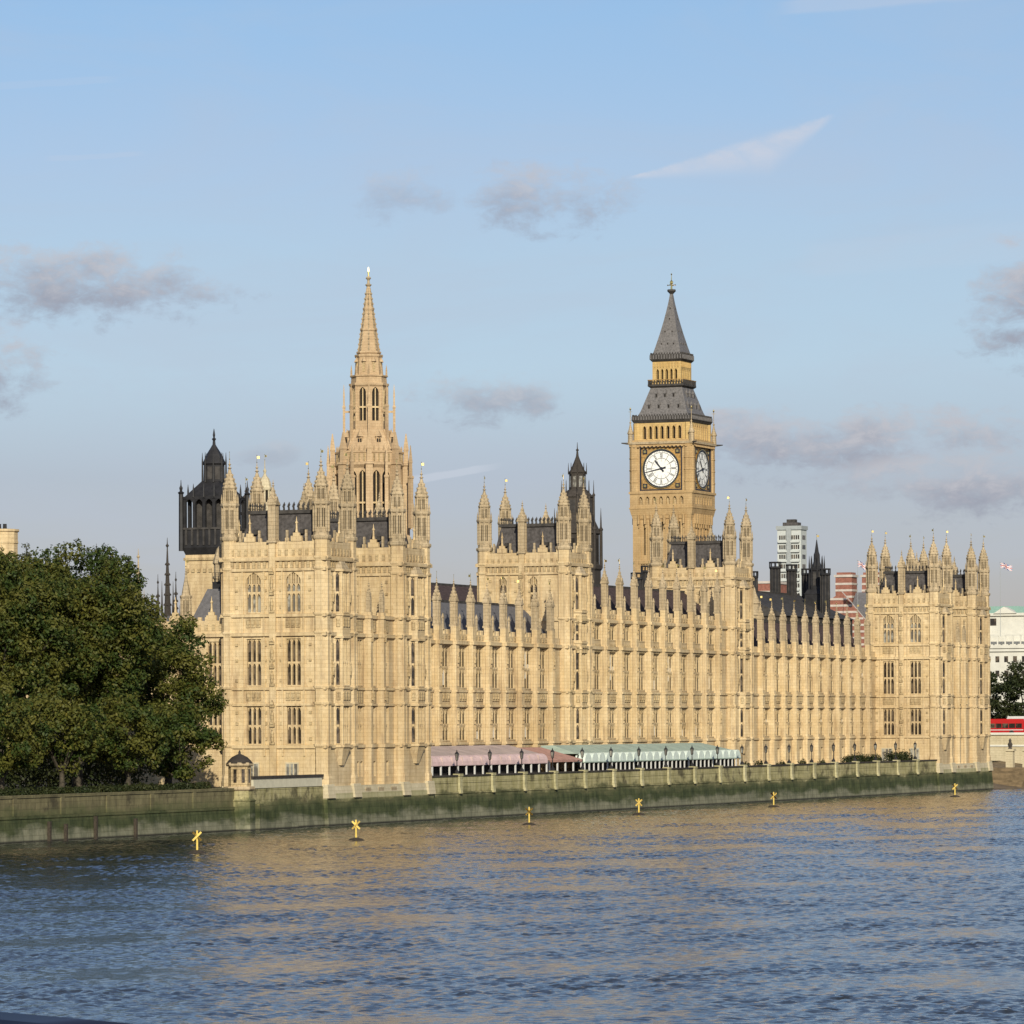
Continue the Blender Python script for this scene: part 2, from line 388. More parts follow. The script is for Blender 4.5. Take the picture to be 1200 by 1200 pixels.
def dup(o, parent=None, loc=None, rz=None):
    c = o.copy(); C.objects.link(c)
    if parent: c.parent = parent
    if loc is not None: c.location = loc
    if rz is not None: c.rotation_euler = (0, 0, rz)
    for ch in kids.get(o.name, []):
        k = dup(ch, c); kids.setdefault(c.name, []).append(k)
    return c
def child(name, me, parent, loc=(0, 0, 0), rz=0.):
    o = link(name, me, parent, loc, rz); kids.setdefault(parent.name, []).append(o); return o
class Proto:
    """a part (with sub-parts) that is copied to many places; meshes are shared"""
    def __init__(s, name, me, subs=()): s.name = name; s.me = me; s.subs = subs
    def at(s, t, p, ang=0., label=None):
        b = t.location
        o = link(s.name, s.me, t, (p[0]-b.x, p[1]-b.y, p[2]-b.z), R(ang))
        for n, me in s.subs: link(n, me, o)
        if label: o['label'] = label
        return o

# ------------------------------------------------------------------ gothic parts
def window_proto(wd, h, lights, transoms=(.5,), depth=.45, arch=0., pane='glass', mull=.13, frm='stone', blinds=None):
    f = MB(); d1 = -(depth-.06)
    jamb = .1 if wd < 3 else .06; mf = -.09 if wd < 3 else -.22
    f.fbox(ID, -wd/2, -wd/2+jamb, d1, -.06, 0, h, frm); f.fbox(ID, wd/2-jamb, wd/2, d1, -.06, 0, h, frm)
    f.fbox(ID, -wd/2+jamb, wd/2-jamb, d1, .05, 0, .14, frm)
    lw = (wd-2*jamb)/lights
    ztop = h-arch if arch else h
    for i in range(1, lights):
        u = -wd/2+jamb+lw*i; f.fbox(ID, u-mull/2, u+mull/2, d1, mf, .14, h, frm)
    tz = [h*t for t in transoms]
    for z in tz:
        for i in range(lights):
            u = -wd/2+jamb+lw*i; f.fbox(ID, u+mull/2, u+lw-mull/2, d1, -.14, z-.1, z+.1, frm)
    for z in tz + [ztop]:                                   # cusped heads of the lights
        for i in range(lights):
            u = -wd/2+jamb+lw*i
            f.arch(ID, u+mull/2, u+lw-mull/2, z-.1-lw*.75, z-.09, d1, -.16, frm, 6)
    if arch:
        f.arch(ID, -wd/2, wd/2, h-arch, h, d1, -.03, frm, 12)
        for i in range(lights):
            u = -wd/2+jamb+lw*i; f.fbox(ID, u+lw/2-.05, u+lw/2+.05, d1, -.14, ztop-.1, h-.15, frm)
    p = MB(); p.fbox(ID, -wd/2+.01, wd/2-.01, -depth+.01, -depth+.05, .01, h-.01, pane)
    subs = [('pane', p.mesh('pane'))]
    if blinds:
        q = MB(); rr = random.Random(blinds)
        for i in range(lights):
            if rr.random() < .55:
                u = -wd/2+jamb+lw*i; lo, hi = sorted((rr.uniform(.02, 1), rr.uniform(.02, 1)))
                if hi-lo > .08: q.fbox(ID, u+mull/2+.02, u+lw-mull/2-.02, -depth+.06, -depth+.09, .16+(h-.5)*lo, .16+(h-.5)*hi, 'blind')
        if q.f: subs.append(('blind', q.mesh('blind')))
    return Proto('window', f.mesh('window'), subs)

def vane_mesh():
    b = MB(); b.tube((0,0,0), (0,0,1.15), .035, .02, 5, 'gold')
    b.face([(.02,.0,.72),(.42,.02,.70),(.46,-.02,.90),(.40,.02,1.08),(.02,0,1.05)], 'gold')
    b.face([(.02,.012,1.05),(.40,.032,1.08),(.46,-.008,.90),(.42,.032,.70),(.02,.012,.72)], 'gold')
    b.lathe([(.02,1.1),(.08,1.16),(.02,1.24)], 6, 'gold'); b.lathe([(.02,.1),(.1,.2),(.02,.3)], 6, 'gold')
    for_ = [(x*.72, y*.72, z*.8) for x, y, z in b.v]; b.v = for_
    return b.mesh('vane')
VANE = vane_mesh()

def oct_stage(b, r, z0, h, m, dark='void'):
    """octagonal stage with corner shafts and paired slits on every side"""
    b.lathe([(r*.80, z0), (r*.80, z0+h)], 8, dark)
    b.lathe([(r*.97, z0-.02), (r*.97, z0+h*.16)], 8, m); b.lathe([(r*.97, z0+h*.86), (r*.97, z0+h+.02)], 8, m)
    for k in range(8):
        a = PI/8 + k*PI/4; cx, cy = r*.93*math.cos(a), r*.93*math.sin(a)
        b.lathe([(r*.19, z0), (r*.19, z0+h)], 6, m, cx, cy, a)
        a2 = k*PI/4; q = r*.85; b.lathe([(r*.075, z0), (r*.075, z0+h)], 4, m, q*math.cos(a2), q*math.sin(a2), a2)
def ring(b, r, z, h, m, n=8, cx=0, cy=0, rot=None):
    b.lathe([(r*.93, z), (r, z+h*.35), (r, z+h*.75), (r*.95, z+h)], n, m, cx, cy, rot)
def finial(b, z, m, s=1.):
    b.lathe([(.13*s,z),(.09*s,z+.25*s),(.30*s,z+.38*s),(.10*s,z+.52*s),(.08*s,z+.72*s),(.22*s,z+.84*s),(.07*s,z+.98*s),(.03*s,z+1.5*s)], 6, m)

def turret_proto(shaft, strings, r=.93):
    """octagonal corner turret: shaft below z=0, two slit stages, ogee cap and finial above"""
    b = MB()
    b.lathe([(r+.12, -shaft), (r+.12, -shaft+1.0), (r, -shaft+1.4), (r, 0)], 8, 'stone')
    for z in strings: ring(b, r+.16, z-.05, .36, 'stone')
    for z0, z1 in zip(sorted(strings), sorted(strings)[1:]):
        if z1-z0 > 3:
            for k in range(8):                                # blind panel ribs
                a = PI/8+k*PI/4; b.lathe([(.10, z0+.3), (.10, z1-.05)], 5, 'stone', (r-.02)*math.cos(a), (r-.02)*math.sin(a), a)
    ring(b, r+.17, -.1, .45, 'weather')
    b.lathe([(r*.95, .3), (r*.93, .75)], 8, 'weather')
    oct_stage(b, r*.92, .75, 2.95, 'weather')
    ring(b, r*1.12, 3.65, .4, 'weather')
    for k in range(8):
        a = PI/8+k*PI/4; b.lathe([(.10, 3.9), (.09, 4.5), (.0, 5.1)], 4, 'weather', r*.95*math.cos(a), r*.95*math.sin(a), a)
    oct_stage(b, r*.74, 4.0, 1.65, 'weather')
    ring(b, r*.88, 5.6, .28, 'weather')
    prof = [(r*.74,5.85),(r*.72,6.05),(r*.60,6.45),(r*.42,6.95),(r*.25,7.4),(r*.13,7.8)]
    b.lathe(prof, 8, 'weather')
    for k in range(8):                                        # crockets
        a = PI/8+k*PI/4
        for rr, z in ((r*.70,6.15),(r*.53,6.65),(r*.36,7.12)):
            b.lathe([(.07, z-.1), (.10, z+.05), (.02, z+.16)], 4, 'weather', rr*math.cos(a), rr*math.sin(a), a)
    finial(b, 7.6, 'weather', .85)
    return b.mesh('turret')

def pinnacle_mesh(wd, hs, hc, m='weather'):
    """square shafted pinnacle, local z=0 at its foot"""
    b = MB(); q = wd/2
    b.box(-q*1.12, q*1.12, -q*1.12, q*1.12, 0, .25, m)
    b.box(-q*.86, q*.86, -q*.86, q*.86, .25, hs, m)
    for sx in (-1, 1):
        for sy in (-1, 1):
            b.box(sx*q*.72-.09, sx*q*.72+.09, sy*q*.72-.09, sy*q*.72+.09, .25, hs, m)
    for a in range(4):
        fr = frame(0, 0, a*90)
        g = lambda u, v, z, fr=fr: fr(u, v, z)
        b.fbox(g, -.05, .05, q*.80, q*1.0, .4, hs-.3, m)
        b.face([g(-q*1.05, q*1.08, hs+.12), g(q*1.05, q*1.08, hs+.12), g(0, q*1.08, hs+.85)], m)   # gablet
        b.face([g(-q*1.05, q*1.08, hs+.12), g(0, q*1.08, hs+.85), g(0, q*.3, hs+.85)], m)
        b.face([g(0, q*1.08, hs+.85), g(q*1.05, q*1.08, hs+.12), g(0, q*.3, hs+.85)], m)
    b.box(-q*1.14, q*1.14, -q*1.14, q*1.14, hs-.08, hs+.14, m)
    b.lathe([(q*1.15, hs+.14), (q*.75, hs+hc*.45), (q*.16, hs+hc)], 4, m, 0, 0, PI/4)
    for k in range(4):
        a = PI/4+k*PI/2
        for t in (.25, .5, .75):
            rr = q*1.15*(1-t)+.04; z = hs+.14+(hc-.14)*t
            b.lathe([(.07, z-.08), (.10, z+.02), (.0, z+.12)], 4, m, rr*math.cos(a), rr*math.sin(a), a)
    finial(b, hs+hc-.1, m, .6)
    return b.mesh('pinnacle')

def gablet(b, fr, u, v, z, wd, m='stone'):
    """stepped gable piece with a finial on a parapet"""
    b.fbox(fr, u-wd/2, u+wd/2, v-.22, v+.06, z, z+.6, m)
    b.fbox(fr, u-wd*.3, u+wd*.3, v-.2, v+.05, z+.6, z+.95, m)
    x, y, _ = fr(u, v-.08, 0)
    b.lathe([(.2, z+.95), (.13, z+1.3), (.10, z+1.9), (.2, z+2.05), (.08, z+2.2), (.02, z+2.7)], 5, m, x, y)

def cresting(b, p0, p1, z, h, m, step=.55):
    p0 = Vector(p0); p1 = Vector(p1); L = (p1-p0).length; d = (p1-p0)/L; n = int(L/step)
    nx, ny = -d.y*.04, d.x*.04
    for i in range(n+1):
        q = p0 + d*(i*L/max(1, n))
        b.lathe([(.09, z), (.05, z+h*.5), (.14, z+h*.65), (.02, z+h)], 4, m, q.x, q.y)

def square_tower(t, x0, x1, y0, y1, z0, floors, strings, zfr0, zfr1, zpar, zt, roof_top, south_u, south_w, south_floors, turret_me, oriel=True, hi_pane='glass_pale', roofm='slate'):
    """tower block with octagonal corner turrets, windows to the south, an oriel to the river"""
    Lx, Ly = x1-x0, y1-y0
    fS, fE, fN, fW = frame(x0, y0, 0), frame(x1, y0, 90), frame(x1, y1, 180), frame(x0, y1, 270)
    wall = MB()
    opsS = []; jobs = []
    for zi, (za, zb, ar) in enumerate(floors):
        if zi not in south_floors: continue
        for u in south_u:
            opsS.append((u-south_w/2, u+south_w/2, za, zb)); jobs.append((u, za, zb, ar))
    wall.wall(fS, Lx, z0, zpar-.3, opsS, .45, 'stone')
    ow = 3.0 if Ly > 7.5 else 2.6
    wall.wall(fE, Ly, z0, zpar-.3, [], .4, 'stone'); wall.wall(fN, Lx, z0, zpar-.3, [], .4, 'stone'); wall.wall(fW, Ly, z0, zpar-.3, [], .4, 'stone')
    wall.box(x0+.02, x1-.02, y0+.5, y1-.02, zpar-1.3, zpar-1.1, 'lead')
    # vertical piers and panel ribs on the south face
    mid = Lx/2
    for u in (mid,):
        wall.fbox(fS, u-.38, u+.38, 0, .32, z0, zpar-.2, 'stone')
    for za, zb, ar in floors:
        for z in (za+.3, (za+zb)/2+.35):
            wall.fbox(fS, mid-.3, mid+.3, .32, .46, z-.25, z, 'carved'); x, y, _ = fS(mid, .42, 0)
            wall.lathe([(.15, z), (.21, z+.6), (.19, z+1.0), (.09, z+1.2), (.12, z+1.35), (.02, z+1.5)], 6, 'carved', x, y)
            wall.fbox(fS, mid-.27, mid+.27, .32, .52, z+1.65, z+1.95, 'carved'); wall.lathe([(.3, z+1.95), (.03, z+2.5)], 4, 'carved', x, y, PI/4)
        for u in (.95+(south_u[0]-south_w/2-.35-.95)/2, Lx-.95-(Lx-south_u[-1]-south_w/2-.35-.95)/2, mid-.95, mid+.95):
            for z in (za+.5, (za+zb)/2+.1, zb-.8): wall.fbox(fS, u-.16, u+.16, 0, .1, z, z+.32, 'carved')
    e = [0.95] + sorted([v for u in south_u for v in (u-south_w/2-.35, u+south_w/2+.35)]) + [Lx-.95]
    for u in e[1:-1]:
        wall.fbox(fS, u-.09, u+.09, 0, .13, z0+3.4, zfr0, 'stone')
    part('wall', wall, t)
    sc = MB()
    for z, o, h in strings:
        sc.box(x0-o, x1+o, y0-o, y1+o, z-h/2, z+h/2, 'stone')
    # carved bands of shields below each row of windows
    for (za, zb, ar) in floors:
        zc = za-1.05
        if zc < z0+4.5: continue
        for fr, L, us in ((fS, Lx, south_u), (fE, Ly, ())):
            for u in us:
                for du in (-.62, 0, .62):
                    sc.fbox(fr, u+du-.25, u+du+.25, 0, .12, zc-.5, zc+.5, 'carved')
                    sc.fbox(fr, u+du-.13, u+du+.13, .12, .2, zc-.28, zc+.3, 'carved')
    n = int(Lx/.55)
    for fr, L in ((fS, Lx), (fE, Ly), (fN, Lx), (fW, Ly)):       # frieze of small arches under the parapet
        n = int((L-1.8)/.62)
        for i in range(n):
            u = .9+(L-1.8)*(i+.5)/n; sc.fbox(fr, u-.17, u+.17, 0, .16, zfr0+.2, zfr1-.2, 'carved')
    part('string_course', sc, t)
    pp = MB()
    for fr, L in ((fS, Lx), (fE, Ly), (fN, Lx), (fW, Ly)):
        pp.wall(fr, L, zpar-.3, zpar, [], .1, 'stone')
        pp.face([fr(0,0,zpar), fr(L,0,zpar), fr(L-.45,-.45,zpar), fr(.45,-.45,zpar)], 'stone')
        pp.face([fr(L-.45,-.45,zpar-1.2), fr(.45,-.45,zpar-1.2), fr(.45,-.45,zpar), fr(L-.45,-.45,zpar)], 'stone')
        ug = [L*.27, L*.73] if L > 9 else [L*.5]
        for u in ug:
            gablet(pp, fr, u, .02, zpar, 1.3)
            for du in (-1.15, 1.15):
                pp.fbox(fr, u+du-.11, u+du+.11, -.22, .04, zpar, zpar+1.25, 'weather')
        k = int(L/.8)
        for i in range(k):
            u = L*(i+.5)/k
            if i % 2: pp.fbox(fr, u-.2, u+.2, -.3, .0-.02, zpar, zpar+.4, 'stone')
            pp.fbox(fr, u-.18, u+.18, 0, .07, zpar-1.5, zpar-.8, 'carved')
    part('parapet', pp, t)
    for u, za, zb, ar in jobs:
        key = (south_w, round(zb-za, 2), ar, hi_pane if ar else 'glass')
        if key not in WIN:
            WIN[key] = window_proto(south_w, zb-za, 3 if south_w > 1.5 else 2, (.5,), .45, ar, hi_pane if ar else 'glass', .15, 'white_stone' if 0 else 'stone')
        WIN[key].at(t, fS(u, 0, za), 0)
    if oriel: make_oriel(t, fE, Ly/2, 1.75 if Ly > 7.5 else 1.6, .75, floors, z0, zfr0)
    tp = Proto('turret', turret_me, (('vane', None),))
    i_ = .62
    for cx, cy in ((x0+i_, y0+i_), (x1-i_, y0+i_), (x1-i_, y1-i_), (x0+i_, y1-i_)):
        b = t.location
        o = link('turret', turret_me, t, (cx-b.x, cy-b.y, zt-b.z))
        link('vane', VANE, o, (0, 0, 8.75), random.uniform(0, 6.3))
    for u, fr in ((mid, fS), (mid, fN)):
        x, y, _ = fr(u, -.1, 0); b = t.location
        link('pinnacle', PIN_BIG, t, (x-b.x, y-b.y, zpar-.1-b.z))
    rf = MB()
    a, c = 1.35, 2.3
    lo = [(x0+a,y0+a),(x1-a,y0+a),(x1-a,y1-a),(x0+a,y1-a)]; hi = [(x0+c,y0+c),(x1-c,y0+c),(x1-c,y1-c),(x0+c,y1-c)]
    rf.prism(lo, zpar-1.15, roof_top, roofm, hi)
    rf.box(x0+c-.25, x1-c+.25, y0+c-.25, y1-c+.25, roof_top-.05, roof_top+.35, 'lead')
    for p, q in (((x0+c,y0+c),(x1-c,y0+c)), ((x1-c,y0+c),(x1-c,y1-c)), ((x1-c,y1-c),(x0+c,y1-c)), ((x0+c,y1-c),(x0+c,y0+c))):
        cresting(rf, p, q, roof_top+.3, .95, 'lead')
    for u in (Lx*.27, Lx*.73):                                 # little roof dormers
        for zz in (zpar+.9,):
            x, y, _ = fS(u, -a-.35, 0); rf.box(x-.2, x+.2, y-.35, y+.6, zz, zz+.5, 'lead')
    part('roof', rf, t)
WIN = {}

def make_oriel(t, fr, uc, hw, pr, floors, z0, ztop):
    """canted bay window with glass on its front and both splayed sides"""
    w2 = hw*.56
    o0 = fr(uc-hw, 0, 0); pts = [(uc-hw, 0), (uc-w2, pr), (uc+w2, pr), (uc+hw, 0)]
    P = [fr(u, v, 0) for u, v in pts]
    body = MB(); zb0 = floors[0][0]-.35
    b = t.location
    for i in range(3):
        a, c = P[i], P[i+1]; L = math.hypot(c[0]-a[0], c[1]-a[1]); ang = math.degrees(math.atan2(c[1]-a[1], c[0]-a[0]))
        f2 = frame(a[0], a[1], ang); ops = []
        for za, zb, ar in floors:
            m_ = .22 if i != 1 else .18
            ops.append((m_, L-m_, za, zb))
        body.wall(f2, L, zb0, ztop, ops, .32, 'stone')
        for za, zb, ar in floors:
            m_ = .22 if i != 1 else .18; wd = L-2*m_
            key = ('o', round(wd, 2), round(zb-za, 2))
            if key not in WIN: WIN[key] = window_proto(wd, zb-za, 3 if i == 1 else 1, (.5,), .32, 0., 'glass', .11)
            WIN[key].at(t, f2(L/2, 0, za), ang)
            zc = za-1.05
            if zc > z0+4.5:
                k = 3 if i == 1 else 1
                for q in range(k):
                    u = L*(q+.5)/k; body.fbox(f2, u-.22, u+.22, 0, .12, zc-.45, zc+.45, 'carved')
        for za, zb, ar in floors: body.fbox(f2, .02, L-.02, 0, .14, za-.28, za-.06, 'stone'); body.fbox(f2, .02, L-.02, 0, .12, zb+.06, zb+.28, 'stone')
    poly = [(p[0], p[1]) for p in P]
    # moulded corbel under the bay, sloped cap above it
    cc = ((P[0][0]+P[3][0])/2, (P[0][1]+P[3][1])/2)
    sm = [(cc[0]+(x-cc[0])*.35, cc[1]+(y-cc[1])*.35) for x, y in poly]
    body.prism(sm, zb0-1.9, zb0, 'stone', poly)
    body.prism(poly, ztop, ztop+.9, 'weather', [(cc[0]+(x-cc[0])*.5, cc[1]+(y-cc[1])*.5) for x, y in poly])
    part('oriel', body, t)
    for u in (uc-hw-.45, uc+hw+.45):                            # niches with small figures beside the bay
        for za, zb, ar in floors[1:]:
            nb = MB(); nb.fbox(fr, u-.2, u+.2, 0, .16, za+.3, zb-.5, 'carved')
            x, y, _ = fr(u, .22, 0); nb.lathe([(.16, za+1.2), (.2, za+1.9), (.1, za+2.3), (.12, za+2.5), (.02, za+2.7)], 6, 'carved', x, y)
            part('niche', nb, t)

PIN_BIG = pinnacle_mesh(1.0, 4.2, 1.9)
PIN = pinnacle_mesh(.80, 3.15, 1.95)
PIN_S = pinnacle_mesh(.42, 1.6, 1.2)

def palace_range(name, label, X, ys, ye, bs, z0, floors, strings, zc, zp, roof, group=None, xb=12., win_w=3.5):
    """long river range: wall, buttress + pinnacle at every bay line, windows, parapet, roof"""
    t = thing(name, label, 'palace wing', (X-4, (ys+ye)/2, z0), group)
    fr = frame(X, ys, 90); L = ye-ys
    wall = MB(); ops = []; jobs = []
    edges = list(bs)
    cents = [(a+b)/2 for a, b in zip(edges, edges[1:])]
    for y in cents:
        u = y-ys
        for za, zb in floors:
            ops.append((u-win_w/2, u+win_w/2, za, zb)); jobs.append((y, za, zb))
    gops = [(y-ys+o-.45, y-ys+o+.45, z0+.9, z0+3.0) for y in cents for o in (-.9, .9)]
    wall.wall(fr, L, z0, zc, ops+gops, .40, 'stone', None)
    for a, b, c, d in gops: wall.face([fr(a,-.32,c), fr(b,-.32,c), fr(b,-.32,d), fr(a,-.32,d)], 'glass')
    wall.face([(X-xb,ye,z0),(X-xb,ys,z0),(X-xb,ys,zc),(X-xb,ye,zc)], 'stone')
    wall.face([(X,ye,z0),(X-xb,ye,z0),(X-xb,ye,zc),(X,ye,zc)], 'stone'); wall.face([(X-xb,ys,z0),(X,ys,z0),(X,ys,zc),(X-xb,ys,zc)], 'stone')
    part('wall', wall, t)
    sc = MB()
    for z, o, h in strings: sc.fbox(fr, 0, L, -.02, o, z-h/2, z+h/2, 'stone')
    for y in cents:
        u = y-ys
        for du in (-1.92, 1.92):                              # slender wall shafts beside the windows
            sc.fbox(fr, u+du-.08, u+du+.08, 0, .22, floors[0][0]-.2, zc-.25, 'stone')
        for za, zb in floors:
            zz = za-.95
            if za > z0+6:
                for du in (-1.15, -.4, .4, 1.15):
                    sc.fbox(fr, u+du-.28, u+du+.28, 0, .14, zz-.55, zz+.5, 'carved'); sc.fbox(fr, u+du-.14, u+du+.14, .14, .24, zz-.3, zz+.3, 'carved')
    part('string_course', sc, t)
    for y, za, zb in jobs:
        kv = random.choice((0, 1, 2, 3, 4, 5)) if zb-za > 3.4 else 0
        key = ('r', win_w, round(zb-za, 2), kv)
        if key not in WIN: WIN[key] = window_proto(win_w, zb-za, 4, (.5,) if zb-za > 3.4 else (), 0.40, 0., 'glass', .085, 'stone', kv+3 if kv else None)
        WIN[key].at(t, (X, y, za), 90)
    # buttress mesh shared by the range
    key = (z0, zc, zp, len(floors))
    if key not in BUT:
        b = MB(); poly = [(-.56,0),(-.56,-.60),(-.46,-.70),(.46,-.70),(.56,-.60),(.56,0)]
        def sc_(k, e): return [(a*k, bb*k-e if bb < 0 else 0) for a, bb in poly]
        b.prism(sc_(1.12, .05), 0, 1.1, 'stone', caps=True)
        b.prism(poly, 1.1, zp+.35-z0, 'stone')
        for z, o, h in strings: b.prism(sc_(1.07, .08+o*.15), z-h/2-z0, z+h/2-z0+.02, 'stone')
        for za, zb in floors:
            for uu in (-.2, .2):
                b.box(uu-.05, uu+.05, -.76, -.68, za-z0+.3, zb-z0-.3, 'stone')
            b.box(-.46, .46, -.76, -.6, (za+zb)/2-z0-.06, (za+zb)/2-z0+.06, 'stone')
            b.lathe([(.16, (za+zb)/2-z0+.5), (.2, (za+zb)/2-z0+1.1), (.1, (za+zb)/2-z0+1.45), (.12, (za+zb)/2-z0+1.6), (.02, (za+zb)/2-z0+1.75)], 6, 'carved', 0, -.76)
        BUT[key] = b.mesh('buttress')
    for i, y in enumerate(bs):
        b = t.location
        o = link('buttress', BUT[key], t, (X-b.x, y-b.y, 0), PI/2)
        p = link('pinnacle', PIN, o, (0, -.22, zp+.35-z0))
        if i % 2 == 0: link('vane', VANE, p, (0, 0, 5.6), random.uniform(0, 6.3)); 
        else: link('vane', VANE, p, (0, 0, 5.35), random.uniform(0, 6.3))
    pp = MB(); pp.fbox(fr, 0, L, -.35, .02, zc, zp-.55, 'stone')
    for y in cents:
        u = y-ys
        for du in (-1.5, -.5, .5, 1.5):
            pp.fbox(fr, u+du-.3, u+du+.3, -.33, 0, zp-.55, zp, 'stone'); pp.fbox(fr, u+du-.22, u+du+.22, .02, .1, zc+.25, zp-.75, 'carved')
        x, yy, _ = fr(u, -.12, 0); pp.lathe([(.26, zp), (.17, zp+.3), (.15, zp+1.3), (.22, zp+1.4), (.05, zp+1.95)], 4, 'weather', x, yy, PI/4)
    part('parapet', pp, t)
    rf = MB()
    (xe, ze, xr, zr, mr) = roof
    rf.face([(xe,ys,ze),(xe,ye,ze),(xr,ye,zr),(xr,ys,zr)], mr); rf.face([(xr,ys,zr),(xr,ye,zr),(2*xr-xe,ye,ze),(2*xr-xe,ys,ze)], mr)
    rf.face([(xe,ys,ze),(xr,ys,zr),(2*xr-xe,ys,ze)], mr); rf.face([(xe,ye,ze),(2*xr-xe,ye,ze),(xr,ye,zr)], mr)
    rf.box(xr-.15, xr+.15, ys+.05, ye-.05, zr-.1, zr+.2, 'lead'); rf.box(xe-.05, X-.4, ys+.03, ye-.03, ze-.25, ze-.02, 'lead')
    part('roof', rf, t)
    return t
BUT = {}

# ------------------------------------------------------------------ the setting
XR = -204.0          # river wall
g = MB()
g.face([(-4000,-400,4.15),(XR,-400,4.15),(XR,691,4.15),(-4000,691,4.15)], 'earth'); g.face([(-4000,691,4.15),(-215.5,691,4.15),(-215.5,737,4.15),(-4000,737,4.15)], 'earth'); g.face([(-4000,737,4.15),(4000,737,4.15),(4000,5000,4.15),(-4000,5000,4.15)], 'earth')
struct('ground', g)
g = MB(); g.box(-214.5, XR-.5, 466, 662.5, 4.0, 4.2, 'paving'); struct('terrace', g)

# water: real wave geometry near the viewer, flat sheet further off
def water_mat():
    m = bpy.data.materials.new('river water'); m.use_nodes = True
    g = NT(m.node_tree); b = m.node_tree.nodes['Principled BSDF']
    pos = g.n('ShaderNodeNewGeometry').outputs['Position']
    b.inputs['Base Color'].default_value = (.022, .024, .024, 1)
    b.inputs['Roughness'].default_value = .06; b.inputs['IOR'].default_value = 1.33
    bp = g.n('ShaderNodeBump'); bp.inputs['Strength'].default_value = 1.; bp.inputs['Distance'].default_value = .045
    g.put(bp, 'Height', g.noise(g.vm('MULTIPLY', pos, (1.2, 2.0, 1.)), 1.6, 4, .6)); g.put(b, 'Normal', bp.outputs[0])
    return m
M['water'] = water_mat()
def water():
    """real wave geometry over the river in a wide fan before the viewer, flat sheet further off"""
    d = np.array([-math.sin(YAW), math.cos(YAW)]); r = np.array([math.cos(YAW), math.sin(YAW)])
    t = np.concatenate([np.arange(128, 300, .21), np.arange(300, 440, .28), np.arange(440, 770, .36)]); Lm = .13*770+24
    sx = np.arange(-Lm, Lm, .23)
    T, S_ = np.meshgrid(t, sx, indexing='ij')
    X = T*d[0]+S_*r[0]; Y = T*d[1]+S_*r[1]
    keep = (np.abs(S_) < .125*T+22) & (X > -205.0)
    rng = np.random.default_rng(3)
    idx = -np.ones(X.shape, np.int64); idx[keep] = np.arange(keep.sum()); x = X[keep]; y = Y[keep]
    env = np.zeros_like(x); Z = np.zeros_like(x)
    for k in range(20):
        a = rng.uniform(0, 2*PI); l = rng.uniform(5, 50); env += np.sin(2*PI*(x*math.cos(a)+y*math.sin(a))/l + rng.uniform(0, 6.3))
    env = np.clip(1. + .30*env/3.1, .4, 1.8)
    for k in range(72):
        l = .52*(1.7/.52)**(rng.uniform()**1.35); a = R(75)+rng.normal()*.6
        s = rng.uniform(.5, 1.4)*WAVE
        ph = 2*PI*(x*math.cos(a)+y*math.sin(a))/l + rng.uniform(0, 6.3)
        Z += s*l/(2*PI)*(np.sin(ph)+.2*np.cos(2*ph))
    Z *= env
    co = np.stack([x, y, Z], -1).astype(np.float32)
    q = np.stack([idx[:-1,:-1], idx[:-1,1:], idx[1:,1:], idx[1:,:-1]], -1).reshape(-1, 4); q = q[(q >= 0).all(1)].astype(np.int32)
    me = bpy.data.meshes.new('river'); me.vertices.add(len(co)); me.vertices.foreach_set('co', co.reshape(-1))
    me.loops.add(q.size); me.loops.foreach_set('vertex_index', q.reshape(-1)); me.polygons.add(len(q))
    me.polygons.foreach_set('loop_start', np.arange(0, q.size, 4, dtype=np.int32)); me.polygons.foreach_set('use_smooth', np.ones(len(q), bool))
    me.update(); me.validate(); me.materials.append(M['water'])
    o = link('river', me); o['kind'] = 'structure'
    s = MB(); s.face([(-204.4,-400,-.3),(4000,-400,-.3),(4000,900,-.3),(-204.4,900,-.3)], 'water'); struct('water', s)
WAVE = .0265
water()

# ------------------------------------------------------------------ embankment walls
def lamp_mesh():
    b = MB(); b.lathe([(.26,0),(.26,.25),(.12,.4),(.07,.6),(.05,1.45),(.10,1.52),(.05,1.58)], 8, 'black_iron')
    b.lathe([(.27,2.30),(.18,2.46),(.06,2.58),(.07,2.66),(.02,2.8)], 8, 'black_iron'); b.lathe([(.12,1.55),(.15,1.6)], 8, 'black_iron')
    for k in range(4):
        a = PI/4+k*PI/2; b.tube((.15*math.cos(a), .15*math.sin(a), 1.58), (.25*math.cos(a), .25*math.sin(a), 2.32), .025, .025, 4, 'black_iron')
    p = MB(); p.lathe([(.11,1.6),(.20,2.29)], 8, 'glass_pale')
    return b.mesh('street_lamp'), p.mesh('lantern_glass')

